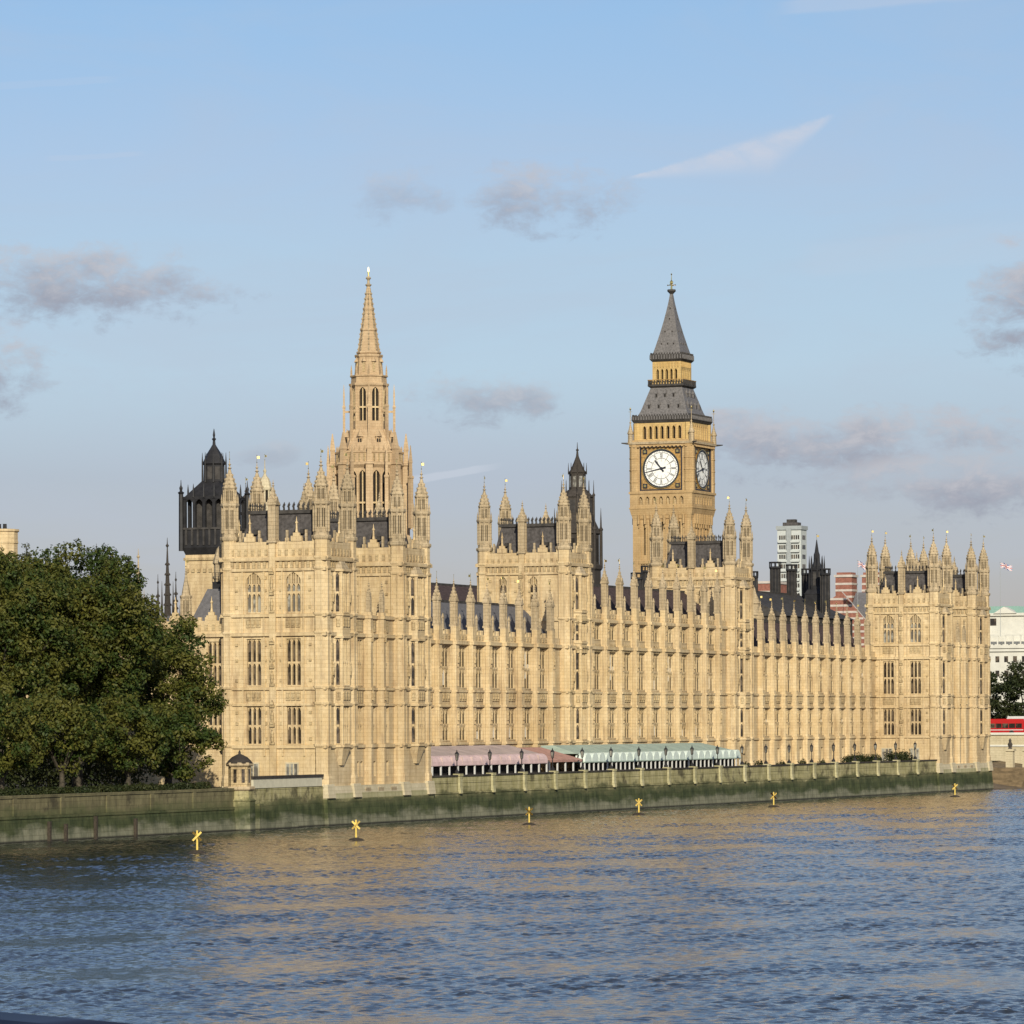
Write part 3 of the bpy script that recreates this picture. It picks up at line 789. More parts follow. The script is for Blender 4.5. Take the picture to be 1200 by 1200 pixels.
def embankment():
    t = thing('embankment_wall', 'long weed stained river wall with pale pilasters below the terrace and awnings', 'embankment wall', (XR, 564, 0))
    b = MB(); fr = frame(XR, 466, 90)
    b.prism([(XR-.6,466),(XR+.45,466),(XR+.45,662.4),(XR-.6,662.4)], -1.6, 3.0, 'river_wall', [(XR-.6,466),(XR,466),(XR,662.4),(XR-.6,662.4)])
    b.box(XR-.55, XR-.06, 466, 662.4, 3.0, 4.9, 'river_wall')
    b.box(XR-.6, XR+.10, 466, 662.4, 2.92, 3.12, 'river_wall')
    part('wall', b, t)
    c = MB(); c.box(XR-.7, XR+.07, 466, 662.4, 4.9, 5.06, 'dark_stone'); part('coping', c, t)
    p = MB(); p.prism([(-.42,0),(-.26,-.36),(.26,-.36),(.42,0)], 2.9, 3.7, 'olive', [(-.42,0),(-.36,-.24),(.36,-.24),(.42,0)])
    p.prism([(-.42,0),(-.36,-.24),(.36,-.24),(.42,0)], 3.7, 4.9, 'olive'); p.box(-.5, .5, -.3, .6, 4.9, 5.2, 'olive')
    me = p.mesh('pilaster')
    ys = [474.4+9.87*i for i in range(19)]
    for y in ys: link('pilaster', me, t, (0, y-564, 0), PI/2)
    return ys
lamp_ys = embankment()
lm, lg = lamp_mesh()
proto = None
for i, y in enumerate(lamp_ys):
    where = ('in front of the pink awning' if y < 507 else 'beside the red tent' if y < 518 else 'in front of the green awning' if y < 577 else 'on the open terrace wall right of the awnings')
    grp = [q for q in lamp_ys if (q < 507) == (y < 507) and (507 <= q < 518) == (507 <= y < 518) and (518 <= q < 577) == (518 <= y < 577)]
    k = grp.index(y); N_ = len(grp)
    ords = ['first', 'second', 'third', 'fourth', 'fifth', 'sixth', 'seventh', 'eighth', 'ninth', 'tenth']
    lab = 'lantern lamp %s%s' % (where, '' if N_ == 1 else ', %s from the left' % ords[k])
    o = link('street_lamp', lm, None, (XR-.3, y, 5.2)); link('lantern_glass', lg, o)
    o['label'] = lab; o['category'] = 'street lamp'; o['group'] = 'lamps along the terrace wall'

def garden_wall():
    t = thing('embankment_wall', 'shaded mossy river wall below the garden trees, ending at the stone kiosk', 'embankment wall', (XR, 320, 0))
    b = MB()
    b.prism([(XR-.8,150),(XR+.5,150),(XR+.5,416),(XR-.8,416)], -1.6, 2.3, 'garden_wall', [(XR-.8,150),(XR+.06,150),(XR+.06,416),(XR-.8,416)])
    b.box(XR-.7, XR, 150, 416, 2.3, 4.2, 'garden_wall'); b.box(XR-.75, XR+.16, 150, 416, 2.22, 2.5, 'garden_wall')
    y = 152.
    while y < 412:
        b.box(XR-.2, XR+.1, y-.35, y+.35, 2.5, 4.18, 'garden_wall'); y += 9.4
    for y, h in ((374.2, 1.9), (377.5, 1.6), (383.6, 2.2), (392., 1.8)):      # old timber fenders
        b.box(XR+.3, XR+.62, y-.14, y+.14, -1., h, 'rust')
    part('wall', b, t)
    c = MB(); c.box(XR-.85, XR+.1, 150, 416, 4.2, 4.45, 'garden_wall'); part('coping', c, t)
garden_wall()

def kiosk():
    x, y = -204.0, 416.4
    t = thing('kiosk', 'small round stone kiosk with domed roof at the end of the garden wall', 'kiosk', (x, y, 4.2))
    b = MB(); b.lathe([(1.65,-1.5),(1.6,3.0),(1.7,3.15),(1.4,3.4),(1.35,4.3)], 8, 'river_wall', x, y)
    b.lathe([(1.2,4.2),(1.18,6.8)], 8, 'carved', x, y); ring(b, 1.45, 6.7, .4, 'weather', 8, x, y); ring(b, 1.6, 4.2, .4, 'weather', 8, x, y)
    part('wall', b, t)
    r = MB(); r.lathe([(1.4,7.0),(1.25,7.25),(.85,7.65),(.35,7.9),(.13,8.0),(.14,8.15),(.03,8.4)], 12, 'dark_stone', x, y); part('roof', r, t, True)
    w_ = MB(); fr = frame(x, y, 45)
    for a in (0, 45, 90):
        f2 = frame(x, y, a); w_.fbox(f2, -.18, .18, 1.08, 1.12, 5.0, 6.4, 'glass')
    part('window', w_, t)
    t = thing('boarded_barrier', 'long cream boarded panel on the river wall below the near pavilion', 'barrier', (XR, 428, 4.))
    b = MB(); b.box(XR-.30, XR+.04, 419.6, 436.6, 4.35, 5.35, 'hoard'); part('panel', b, t)
    b = MB(); b.box(XR-.42, XR+.16, 419.4, 436.8, 5.35, 5.62, 'dark_stone'); part('coping', b, t)
    t = thing('embankment_wall', 'green river wall with stone stairs below the cream boarded panel', 'embankment wall', (XR, 427, 0))
    b = MB(); b.prism([(XR-.8,417),(XR+.3,417),(XR+.3,437),(XR-.8,437)], -1.6, 2.8, 'river_wall', [(XR-.8,417),(XR,417),(XR,437),(XR-.8,437)])
    b.box(XR-.7, XR-.04, 417, 437, 2.8, 4.34, 'river_wall'); part('wall', b, t)
    s = MB()
    for i in range(11): s.box(XR-.1, XR+1.3, 418.5+i*.95, 418.5+(i+1)*.95, -1.2, 2.75-.27*i, 'river_wall')
    part('stairs', s, t)
kiosk()

# ------------------------------------------------------------------ palace: the two end pavilions
TS = [(8.6, .20, .35), (13.2, .16, .26), (14.95, .18, .28), (20.9, .28, .4), (22.95, .22, .34), (27.95, .2, .32), (29.1, .3, .4)]
T_TUR = turret_proto(27.1, [z-31.3 for z, o, h in TS])
C_S = [(8.6, .20, .35), (13.2, .16, .26), (15.0, .18, .28), (20.85, .26, .4), (24.4, .24, .36), (30.4, .2, .32), (31.55, .3, .4)]
C_TUR = turret_proto(29.3, [z-33.5 for z, o, h in C_S])

def pavilion(label, y0, x0, x1):
    t = thing('palace_pavilion', label, 'palace building', ((x0+x1)/2, y0+14, 4.2), 'end pavilions of the palace')
    fl = [(8.8, 13.0, 0), (15.2, 20.4, 0), (23.2, 27.7, 1.2)]
    L = x1-x0
    for a, b in ((0, 8.1), (20.3, 28.4)):
        square_tower(t, x0, x1, y0+a, y0+b, 4.2, fl, TS, 27.95, 29.1, 31.0, 31.3, 34.2, (L*.305, L*.695), 1.9, (0, 1, 2) if a == 0 else (), T_TUR)
    # lower link between the two towers
    X = x1-.75; ys, ye = y0+8.1, y0+20.3; fr = frame(X, ys, 90); LL = ye-ys
    wall = MB(); ops = []; us = (2.6, 6.1, 9.6)
    for u in us:
        for za, zb in ((8.8, 13.0), (15.2, 20.4)): ops.append((u-.95, u+.95, za, zb))
    gops = [(u+o-.3, u+o+.3, 5.2, 6.9) for u in us for o in (-.5, .5)]
    wall.wall(fr, LL, 4.2, 23.2, ops+gops, .5, 'stone')
    for a, b, c, d in gops: wall.face([fr(a,-.4,c), fr(b,-.4,c), fr(b,-.4,d), fr(a,-.4,d)], 'void')
    wall.face([(x0,ye,4.2),(x0,ys,4.2),(x0,ys,23.2),(x0,ye,23.2)], 'stone'); wall.face([(X,ys,22),(X,ye,22),(x0,ye,22),(x0,ys,22)], 'lead')
    for u in us:
        for za, zb in ((13.4, 14.7), (21.3, 22.6)):
            for du in (-.55, 0, .55): wall.fbox(fr, u+du-.2, u+du+.2, 0, .12, za, zb, 'carved')
    part('wall', wall, t)
    for a, b, c, d in ops:
        key = ('r', 1.9, round(d-c, 2))
        if key not in WIN: WIN[key] = window_proto(1.9, d-c, 3, (.5,), .5, 0., 'glass', .14)
        WIN[key].at(t, fr((a+b)/2, 0, c), 90)
    sc = MB()
    for z, o, h in TS[:5]: sc.fbox(fr, .3, LL-.3, -.02, o, z-h/2, z+h/2, 'stone')
    part('string_course', sc, t)
    bt = MB()
    bt.prism([(-.5,0),(-.5,-.5),(-.28,-.75),(.28,-.75),(.5,-.5),(.5,0)], 0, 19.3, 'stone')
    for z, o, h in TS[:5]: bt.prism([(-.6,0),(-.6,-.58),(-.32,-.88),(.32,-.88),(.6,-.58),(.6,0)], z-h/2-4.2, z+h/2-4.18, 'stone')
    for za in (9.5, 16): bt.lathe([(.16, za), (.2, za+.7), (.1, za+1.1), (.12, za+1.3), (.02, za+1.5)], 6, 'carved', 0, -.82)
    me = bt.mesh('buttress'); b = t.location
    for u in (4.35, 7.85):
        x, y, _ = fr(u, 0, 0); o = link('buttress', me, t, (x-b.x, y-b.y, 0), PI/2); p = link('pinnacle', PIN_S, o, (0, -.4, 19.3)); 
    # battered foot standing in the river
    ft = MB()
    ft.prism([(x0-.3,y0-.5),(x1+.75,y0-.5),(x1+.75,y0+28.9),(x0-.3,y0+28.9)], -1.6, 2.9, 'river_wall', [(x0-.2,y0-.3),(x1+.35,y0-.3),(x1+.35,y0+28.7),(x0-.2,y0+28.7)])
    ft.prism([(x0-.2,y0-.3),(x1+.35,y0-.3),(x1+.35,y0+28.7),(x0-.2,y0+28.7)], 2.9, 3.5, 'olive', [(x0-.2,y0-.3),(x1+.3,y0-.3),(x1+.3,y0+28.7),(x0-.2,y0+28.7)])
    ft.prism([(x0-.2,y0-.3),(x1+.3,y0-.3),(x1+.3,y0+28.7),(x0-.2,y0+28.7)], 3.5, 4.3, 'pale', [(x0-.1,y0-.2),(x1+.12,y0-.2),(x1+.12,y0+28.6),(x0-.1,y0+28.6)])
    for yy in (.6, 7.5, 20.9, 27.8):
        ft.prism([(-.9,-.95),(.6,-.95),(.6,.95),(-.9,.95)], 3.0, 4.5, 'pale', [(-.9,-.9),(.4,-.9),(.4,.9),(-.9,.9)], x1, y0+yy)
    for u in us:                                                 # shallow blind arches in the plinth
        x, y, _ = fr(u, 0, 0); ft.box(x1+.05, x1+.30, y-.7, y+.7, 3.6, 4.0, 'weather')
    part('plinth', ft, t)
    # small doors and hooded windows low on the south wall
    lw = MB(); fS = frame(x0, y0, 0)
    for u, hw in ((L*.28, .8), (L*.68, .65)):
        lw.fbox(fS, u-hw-.15, u+hw+.15, 0, .12, 4.6, 6.9, 'pale'); lw.fbox(fS, u-hw, u+hw, .12, .15, 4.7, 6.75, 'glass_pale')
        for k in (-.33, .33): lw.fbox(fS, u+k*hw-.06, u+k*hw+.06, .15, .2, 4.7, 6.75, 'pale')
    part('window', lw, t)
    return t
pavilion('nearest end pavilion: twin square towers rising from the river beside the garden trees', 437.5, -216.3, XR)
pavilion('farthest end pavilion: twin square towers with many turrets by the bridge', 662.5, -215.3, XR)

# ------------------------------------------------------------------ palace: river ranges and centre towers
RF = [(8.9, 12.95), (15.3, 20.5)]
RS = [(8.6, .20, .30), (13.2, .18, .24), (15.0, .2, .26), (20.9, .34, .42)]
palace_range('palace_wing', 'left low river wing behind the pink awning, topped by stone pinnacles and grey roof', -214, 465.9, 531.2, [469.7+5.2*i for i in range(12)], 4.2, RF, RS, 21.1, 22.5,
             (-215.0, 21.6, -219.5, 26.2, 'grey_slate'), 'river wings of the palace')
palace_range('palace_wing', 'tall middle river wing behind the green awning, between the two middle towers', -214, 539.1, 594.3, [540.6+5.45*i for i in range(10)], 4.2, RF+[(21.9, 24.0)],
             RS+[(24.45, .3, .4)], 24.65, 26.0, (-215.0, 25.2, -220.5, 29.6, 'purple_slate'), 'river wings of the palace')
palace_range('palace_wing', 'right low river wing without awnings, between middle tower and far pavilion', -214, 603.2, 662.5, [607.9+5.0*i for i in range(11)], 4.2, RF, RS, 21.1, 22.5,
             (-215.0, 21.6, -219.5, 26.0, 'purple_slate'), 'river wings of the palace')

CF = [(8.8, 13.0, 0), (15.2, 20.5, 0), (21.6, 24.0, 0), (25.6, 30.1, 1.0)]
for y0, lab in ((531.0, 'left middle tower of the palace, in front of the dark slender spire'), (594.2, 'right middle tower of the palace, standing in front of the clock tower')):
    t = thing('palace_tower', lab, 'palace tower', (-219.4, y0+4, 4.2), 'middle towers of the palace')
    square_tower(t, -225.5, -213.15, y0, y0+8.3, 4.2, CF, C_S, 30.4, 31.55, 33.1, 33.5, 36.6, (3.4, 7.7), 1.25, (3,), C_TUR, True, 'glass')

# west part of the south front beside the near pavilion
def south_wing():
    t = thing('palace_wing', 'short wing with grey slate roof half hidden behind the garden trees', 'palace wing', (-226, 445, 4.2), 'river wings of the palace')
    x0, x1, y0 = -252, -216.4, 438.6; fr = frame(x0, y0, 0); L = x1-x0
    b = MB(); ops = []
    for x in (-217.9, -221.6, -226.5, -231.2, -236, -241, -246):
        u = x-x0; ops += [(u-.95, u+.95, 8.8, 13.0), (u-.95, u+.95, 15.2, 20.2)]
    b.wall(fr, L, 4.2, 21.2, ops, .5, 'stone'); b.wall(frame(x1, y0+13, 180), L, 4.2, 21.2, [], .3, 'stone'); b.wall(frame(x0, y0+13, 270), 13, 4.2, 21.2, [], .3, 'stone')
    part('wall', b, t)
    for a, c, d, e in ops: WIN[('r', 1.9, 4.2)].at(t, fr((a+c)/2, 0, d), 0) if e-d < 4.5 else SWIN.at(t, fr((a+c)/2, 0, d), 0)
    s = MB()
    for z, o, h in TS[:4]: s.fbox(fr, 0, L, -.02, o, z-h/2, z+h/2, 'stone')
    part('string_course', s, t)
    p = MB(); p.fbox(fr, 0, L, -.4, .02, 21.1, 22.5, 'stone')
    for i in range(8): gablet(p, fr, 2+4.45*i+.6, .0, 22.5, 1.2)
    for i in range(40):
        p.fbox(fr, .4+i*.88, .8+i*.88, -.3, 0, 22.5, 22.9, 'stone'); p.fbox(fr, .4+i*.88, .8+i*.88, .02, .09, 21.4, 22.1, 'carved')
    part('parapet', p, t)
    r = MB(); a = [(x0+.5,y0+.9),(x1,y0+.9),(x1,y0+12),(x0+.5,y0+12)]
    r.prism([(-221.4,y0+.9),(x1,y0+.9),(x1,y0+11),(-221.4,y0+11)], 22.2, 26.1, 'grey_slate', [(-220.0,y0+2.6),(x1,y0+2.6),(x1,y0+9),(-220.0,y0+9)])
    r.prism([(x0+.5,y0+.9),(-223.4,y0+.9),(-223.4,y0+11),(x0+.5,y0+11)], 22.2, 23.2, 'grey_slate', [(x0+1,y0+3),(-223.6,y0+3),(-223.6,y0+9),(x0+1,y0+9)])
    part('roof', r, t)
    d = MB(); d.box(-219.6, -218.0, y0+3, y0+5, 25.9, 26.9, 'black_iron')
    for q in range(5): d.tube((-219.6+q*.4, y0+3, 26.8), (-219.6+q*.4, y0+3, 27.9), .03, .03, 4, 'black_iron')
    d.tube((-219.6, y0+3, 27.9), (-218, y0+3, 27.9), .03, .03, 4, 'black_iron'); part('roof_hatch', d, t)
    c = MB(); c.lathe([(.75,22.),(.75,28.8),(.9,29.),(.8,29.4),(.45,30.6),(.1,31.)], 8, 'weather', -219.3, y0+4.5); ring(c, .88, 27.2, .4, 'weather', 8, -219.3, y0+4.5); part('chimney', c, t)
    tb = t.location
    o = link('turret', SW_TUR, t, (-221.5-tb.x, y0+.3-tb.y, 22.4-tb.z)); link('vane', VANE, o, (0, 0, 6.0))
SWIN = window_proto(1.9, 5.0, 3, (.5,), .5, 0., 'glass', .14)
def small_turret():
    b = MB(); b.lathe([(.62,-18.2),(.62,0)], 8, 'stone'); ring(b, .75, -.1, .4, 'weather'); oct_stage(b, .58, .3, 2.4, 'weather'); ring(b, .7, 2.65, .3, 'weather')
    b.lathe([(.52,2.9),(.4,3.6),(.2,4.6),(.08,5.3)], 8, 'weather'); finial(b, 5.1, 'weather', .6); return b.mesh('turret')
SW_TUR = small_turret()
south_wing()

# ------------------------------------------------------------------ clock tower
def clock_tower():
    cx, cy = -288.3, 771.15; H = 5.55
    t = thing('clock_tower', 'tall gothic clock tower with white dials and dark pyramid spire', 'clock tower', (cx, cy, 4.2))
    def sq(b, h, z0, z1, m, h2=None):
        h2 = h if h2 is None else h2; b.prism([(-h,-h),(h,-h),(h,h),(-h,h)], z0, z1, m, [(-h2,-h2),(h2,-h2),(h2,h2),(-h2,h2)], cx, cy)
    fs = lambda h: [frame(cx-h, cy-h, 0), frame(cx+h, cy-h, 90), frame(cx+h, cy+h, 180), frame(cx-h, cy+h, 270)]
    b = MB()
    for fr in fs(H):
        ops = []
        for k in range(5):
            u = 2.1+k*1.72
            ops += [(u-.16, u+.16, 41.9, 48.0), (u-.16, u+.16, 30.5, 39.5), (u-.16, u+.16, 18, 28)]
        b.wall(fr, 2*H, 4.2, 49.5, ops, .35, 'clock_stone', 'void')
        for k in range(6):
            u = 1.25+k*1.72; b.fbox(fr, u-.16, u+.16, 0, .26, 5, 48.4, 'clock_stone')
        for z in (29.2, 40.6, 17): b.fbox(fr, 1.0, 2*H-1.0, 0, .34, z-.3, z+.3, 'clock_stone')
        for k in range(18):
            u = 1.2+k*.51; b.fbox(fr, u-.13, u+.13, 0, .12, 39.5, 40.2, 'carved')
    for sx in (-1, 1):
        for sy in (-1, 1): b.box(cx+sx*(H-.45)-.62, cx+sx*(H-.45)+.62, cy+sy*(H-.45)-.62, cy+sy*(H-.45)+.62, 4.2, 49.4, 'clock_stone')
    part('shaft', b, t)
    b = MB()
    for k, (h0, z0, z1, h1) in enumerate(((5.75, 48.6, 49.3, 5.9), (5.95, 49.3, 50.5, 6.2))): sq(b, h0, z0, z1, 'clock_stone', h1)
    for fr in fs(5.72):                                            # corbel arches under the clock stage
        n = 8
        for k in range(n):
            u = 1.3+k*(11.44-2.6)/(n-1); b.fbox(fr, u-.16, u+.16, 0, .55, 47.6, 49.4, 'clock_stone'); b.fbox(fr, u-.1, u+.1, 0, .3, 46.9, 47.6, 'clock_stone')
    h = 6.12
    for fr in fs(h):
        n = 7; ops = []
        for k in range(n):
            u = 2.1+k*(2*h-4.2)/(n-1); ops.append((u-.36, u+.36, 51.2, 52.7))
        b.wall(fr, 2*h, 50.5, 53.2, ops, .5, 'clock_stone', 'carved')
        for a, c, d, e in ops: b.arch(fr, a, c, e-.55, e, -.4, -.02, 'clock_stone', 6)
    sq(b, h-.02, 53.15, 53.2, 'clock_stone'); sq(b, 6.3, 53.2, 53.62, 'clock_stone'); sq(b, 6.26, 50.42, 50.7, 'clock_stone')
    part('gallery', b, t)
    # clock stage
    h = 6.02; b = MB(); F = 4.15
    for fr in fs(h): b.wall(fr, 2*h, 53.6, 62.0, [(h-F, h+F, 53.75, 61.95)], .35, 'clock_stone')
    for sx in (-1, 1):
        for sy in (-1, 1):
            q = h-.72; b.lathe([(1.08, 53.6), (1.08, 62.6)], 8, 'clock_stone', cx+sx*q, cy+sy*q)
            for z in (55.2, 57.4, 59.6): ring(b, 1.16, z, .3, 'clock_stone', 8, cx+sx*q, cy+sy*q)
    sq(b, 6.2, 61.95, 62.35, 'clock_stone'); sq(b, 6.45, 62.35, 62.75, 'weather'); sq(b, 6.15, 62.75, 63.1, 'clock_stone')
    for fr in fs(6.3):
        for k in range(14): u = 1.2+k*.785; b.fbox(fr, u-.18, u+.18, -.1, .22, 61.75, 62.05, 'clock_stone')
    for sx in (-1, 1):
        for sy in (-1, 1):                                         # corner gargoyle spouts
            b.tube((cx+sx*6.2, cy+sy*6.2, 62.5), (cx+sx*7.4, cy+sy*7.0, 62.6), .22, .1, 5, 'lead')
    part('clock_stage', b, t)
    # dials
    RAD = 3.45; zc = 57.8
    def dial():
        fb = MB(); fb.fbox(ID, -F, F, -.34, -.26, -4.05, 4.15, 'gilding')
        for a in (-1, 1):
            fb.fbox(ID, a*(F-.10)-.10, a*(F-.10)+.10, -.26, .05, -4.05, 4.15, 'dial_ink'); 
        for z in (-3.9, 4.0): fb.fbox(ID, -F+.2, F-.2, -.26, .05, z-.1, z+.1, 'dial_ink')
        for a in (-1, 1):
            for c in (-1, 1):
                fb.fbox(ID, a*3.2-.42, a*3.2+.42, -.26, -.12, c*3.15-.42, c*3.15+.42, 'dial_ink'); fb.fbox(ID, a*3.2-.22, a*3.2+.22, -.12, -.04, c*3.15-.22, c*3.15+.22, 'gold')
        d = MB(); n = 64
        def disc(b, r0, r1, v0, v1, m):
            for k in range(n):
                a0, a1 = 2*PI*k/n, 2*PI*(k+1)/n
                p = lambda r, a, v: (r*math.sin(a), -v, r*math.cos(a))
                b.face([p(r1,a1,v1), p(r1,a0,v1), p(r0,a0,v1), p(r0,a1,v1)] if r0 else [p(r1,a1,v1), p(r1,a0,v1), (0,-v1,0)], m)
                b.face([p(r1,a0,v0), p(r1,a0,v1), p(r1,a1,v1), p(r1,a1,v0)], m)
                if r0: b.face([p(r0,a0,v1), p(r0,a0,v0), p(r0,a1,v0), p(r0,a1,v1)], m)
        disc(d, 0, RAD-.15, -.24, -.18, 'dial'); 
        r_ = MB(); disc(r_, RAD-.16, RAD+.12, -.24, -.04, 'dial_ink'); disc(r_, RAD-.55, RAD-.49, -.18, -.155, 'dial_ink'); disc(r_, 1.85, 1.93, -.18, -.155, 'dial_ink'); disc(r_, RAD+.12, RAD+.2, -.2, -.03, 'gold')
        disc(r_, 0, .28, -.18, -.1, 'dial_ink')
        def bar(b, ang, ra, rb, wa, wb, v0, v1, m, off=0., tilt=0.):
            a = R(ang); ur = (math.sin(a), math.cos(a)); ut = (math.cos(a), -math.sin(a))
            def P(r, s, v): return (ur[0]*r+ut[0]*s, -v, ur[1]*r+ut[1]*s)
            q = [(ra, off-wa/2-tilt), (rb, off-wb/2+tilt), (rb, off+wb/2+tilt), (ra, off+wa/2-tilt)]
            b.face([P(r, s, v1) for r, s in q], m)
            for k in range(4):
                (r0, s0), (r1, s1) = q[k], q[(k+1) % 4]; b.face([P(r0,s0,v0), P(r1,s1,v0), P(r1,s1,v1), P(r0,s0,v1)], m)
        for k in range(60):
            if k % 5: bar(r_, 6*k, RAD-.49, RAD-.17, .05, .05, -.18, -.158, 'dial_ink')
        nm = MB(); ROM = ['XII','I','II','III','IV','V','VI','VII','VIII','IX','X','XI']
        for k, s in enumerate(ROM):
            ws = {'I': .13, 'V': .26, 'X': .28}; tot = sum(ws[c] for c in s); u = -tot/2
            for c in s:
                m_ = u+ws[c]/2
                if c == 'I': bar(nm, 30*k, 2.0, 2.85, .075, .075, -.18, -.155, 'dial_ink', m_)
                elif c == 'V':
                    bar(nm, 30*k, 2.0, 2.85, .07, .07, -.18, -.155, 'dial_ink', m_-.05, -.045); bar(nm, 30*k, 2.0, 2.85, .05, .05, -.18, -.153, 'dial_ink', m_+.05, .045)
                else:
                    bar(nm, 30*k, 2.0, 2.85, .07, .07, -.18, -.155, 'dial_ink', m_, -.09); bar(nm, 30*k, 2.0, 2.85, .05, .05, -.18, -.153, 'dial_ink', m_, .09)
                u += ws[c]
            bar(nm, 30*k, 1.25, 1.85, .03, .05, -.18, -.16, 'dial_ink')
        hh = MB(); A = 321.5; bar(hh, A, -.75, .3, .34, .18, -.1, -.05, 'dial_ink'); bar(hh, A, .3, 1.5, .2, .32, -.1, -.05, 'dial_ink'); bar(hh, A, 1.5, 2.05, .34, .03, -.1, -.05, 'dial_ink')
        mh = MB(); A = 258; bar(mh, A, -.95, 0, .34, .2, -.04, 0, 'dial_ink'); bar(mh, A, 0, 3.3, .22, .08, -.04, 0, 'dial_ink')
        return fb, d, r_, nm, hh, mh
    ms = [m.mesh(n) for m, n in zip(dial(), ('clock_face', 'dial', 'dial_ring', 'numerals', 'hour_hand', 'minute_hand'))]
    for ang, (dx_, dy_) in ((0, (0, -h)), (90, (h, 0)), (180, (0, h)), (270, (-h, 0))):
        o = link('clock_face', ms[0], t, (dx_, dy_, zc-4.2), R(ang))
        for n, me in zip(('dial', 'dial_ring', 'numerals', 'hour_hand', 'minute_hand'), ms[1:]): link(n, me, o)
    # belfry
    h = 5.45; b = MB()
    for fr in fs(h):
        ops = []
        for k in range(7): u = 2.0+k*(2*h-4)/6; ops.append((u-.34, u+.34, 63.3, 65.75))
        b.wall(fr, 2*h, 63.1, 66.3, ops, .8, 'gilt', 'void')
        for a, c, d, e in ops: b.arch(fr, a, c, e-.6, e, -.5, -.02, 'gilt', 6); b.fbox(fr, c+.02, c+.2, 0, .12, 63.3, 66.0, 'clock_stone')
    sq(b, h-.02, 66.25, 66.3, 'gilt')
    for sx in (-1, 1):
        for sy in (-1, 1): b.lathe([(.7, 63.1), (.7, 66.25)], 8, 'gilt', cx+sx*(h-.4), cy+sy*(h-.4))
    part('belfry', b, t)
    for sx in (-1, 1):
        for sy in (-1, 1):
            p = MB(); p.lathe([(.5,62.7),(.45,64.2),(.62,64.35),(.3,65.2),(.1,66.2),(.22,66.4),(.06,66.6),(.04,68.8)], 6, 'weather', cx+sx*6.0, cy+sy*6.0)
            p.lathe([(.04,68.6),(.18,68.9),(.04,69.2)], 6, 'gold', cx+sx*6.0, cy+sy*6.0); p.tube((cx+sx*6.0-.35, cy+sy*6, 68.4), (cx+sx*6.0+.35, cy+sy*6, 68.4), .05, .05, 4, 'gold'); part('pinnacle', p, t)
    # roofs
    b = MB(); sq(b, 5.55, 66.3, 66.75, 'lead', 5.8); sq(b, 5.85, 66.75, 67.55, 'lead', 5.8)
    for fr in fs(5.83):
        for k in range(22): u = .35+k*.52; b.fbox(fr, u-.1, u+.1, -.06, .1, 66.85, 67.5, 'iron_roof'); b.fbox(fr, u-.08, u+.08, -.2, 0, 67.55, 67.85, 'lead')
    sq(b, 5.0, 67.5, 68.6, 'iron_roof', 4.5); sq(b, 4.5, 68.6, 73.0, 'iron_roof', 3.05)
    part('roof', b, t)
    for fr0, (rows) in zip(range(4), [((69.0, 4.38, (-2.9, -.97, .97, 2.9)), (71.1, 3.7, (-1.7, 0, 1.7)))]*4):
        for z, hh_, us in rows:
            fr = fs(hh_)[fr0]
            for u in us:
                b = MB(); b.fbox(fr, hh_+u-.22, hh_+u+.22, -.5, .06, z, z+.75, 'iron_roof'); b.fbox(fr, hh_+u-.14, hh_+u+.14, .06, .08, z+.05, z+.65, 'void')
                x, y, _ = fr(hh_+u, -.2, 0); b.lathe([(.42, z+.75), (.06, z+1.35), (.02, z+1.7)], 4, 'iron_roof', x, y, PI/4); part('dormer', b, t)
    b = MB(); sq(b, 3.1, 72.9, 73.2, 'lead', 3.5); sq(b, 3.5, 73.2, 73.55, 'lead')
    for fr in fs(3.5):
        for k in range(13): u = .25+k*.54; b.fbox(fr, u-.09, u+.09, -.12, 0.02, 73.55, 74.3, 'lead')
        b.fbox(fr, 0, 7, -.14, .03, 74.3, 74.42, 'gilding')
    h = 2.8
    for fr in fs(h):
        ops = []
        for k in range(5): u = 1.0+k*.9; ops.append((u-.26, u+.26, 74.0, 76.4))
        b.wall(fr, 2*h, 73.5, 77.75, ops, .7, 'gilt', 'void')
        for a, c, d, e in ops: b.arch(fr, a, c, e-.45, e, -.4, -.02, 'gilt', 6)
        for k in range(9): u = .5+k*.575; b.fbox(fr, u-.08, u+.08, 0, .14, 76.7, 77.6, 'gilt')
    sq(b, h-.02, 77.7, 77.75, 'gilt'); sq(b, 2.85, 77.75, 78.1, 'lead', 3.15); sq(b, 3.2, 78.1, 79.1, 'lead', 3.15)
    for fr in fs(3.2):
        for k in range(12): u = .25+k*.53; b.fbox(fr, u-.1, u+.1, -.05, .09, 78.2, 79.0, 'iron_roof'); b.fbox(fr, u-.07, u+.07, -.2, -.03, 79.1, 79.4, 'lead')
    part('lantern', b, t)
    b = MB()
    prof = [(2.78,79.1),(2.35,80.6),(1.72,83.0),(1.2,85.2),(.78,87.2),(.45,89.0),(.22,90.6)]
    b.lathe([(r*1.414, z) for r, z in prof], 4, 'iron_roof', cx, cy, PI/4)
    for z, hh_, us in ((80.9, 2.22, (-1.2, 0, 1.2)), (83.2, 1.62, (-.7, .7)), (85.6, 1.08, (0,)), (87.6, .7, (0,))):
        for fr in fs(hh_):
            for u in us: b.fbox(fr, hh_+u-.14, hh_+u+.14, -.3, .07, z, z+.4, 'iron_roof'); b.fbox(fr, hh_+u-.09, hh_+u+.09, .07, .085, z+.04, z+.3, 'void')
    part('spire', b, t)
    b = MB(); b.lathe([(.25,90.5),(.75,91.0),(.7,91.25),(.2,91.3),(.12,92.2),(.3,92.45),(.3,92.75),(.08,93.0),(.05,94.0)], 8, 'gold', cx, cy)
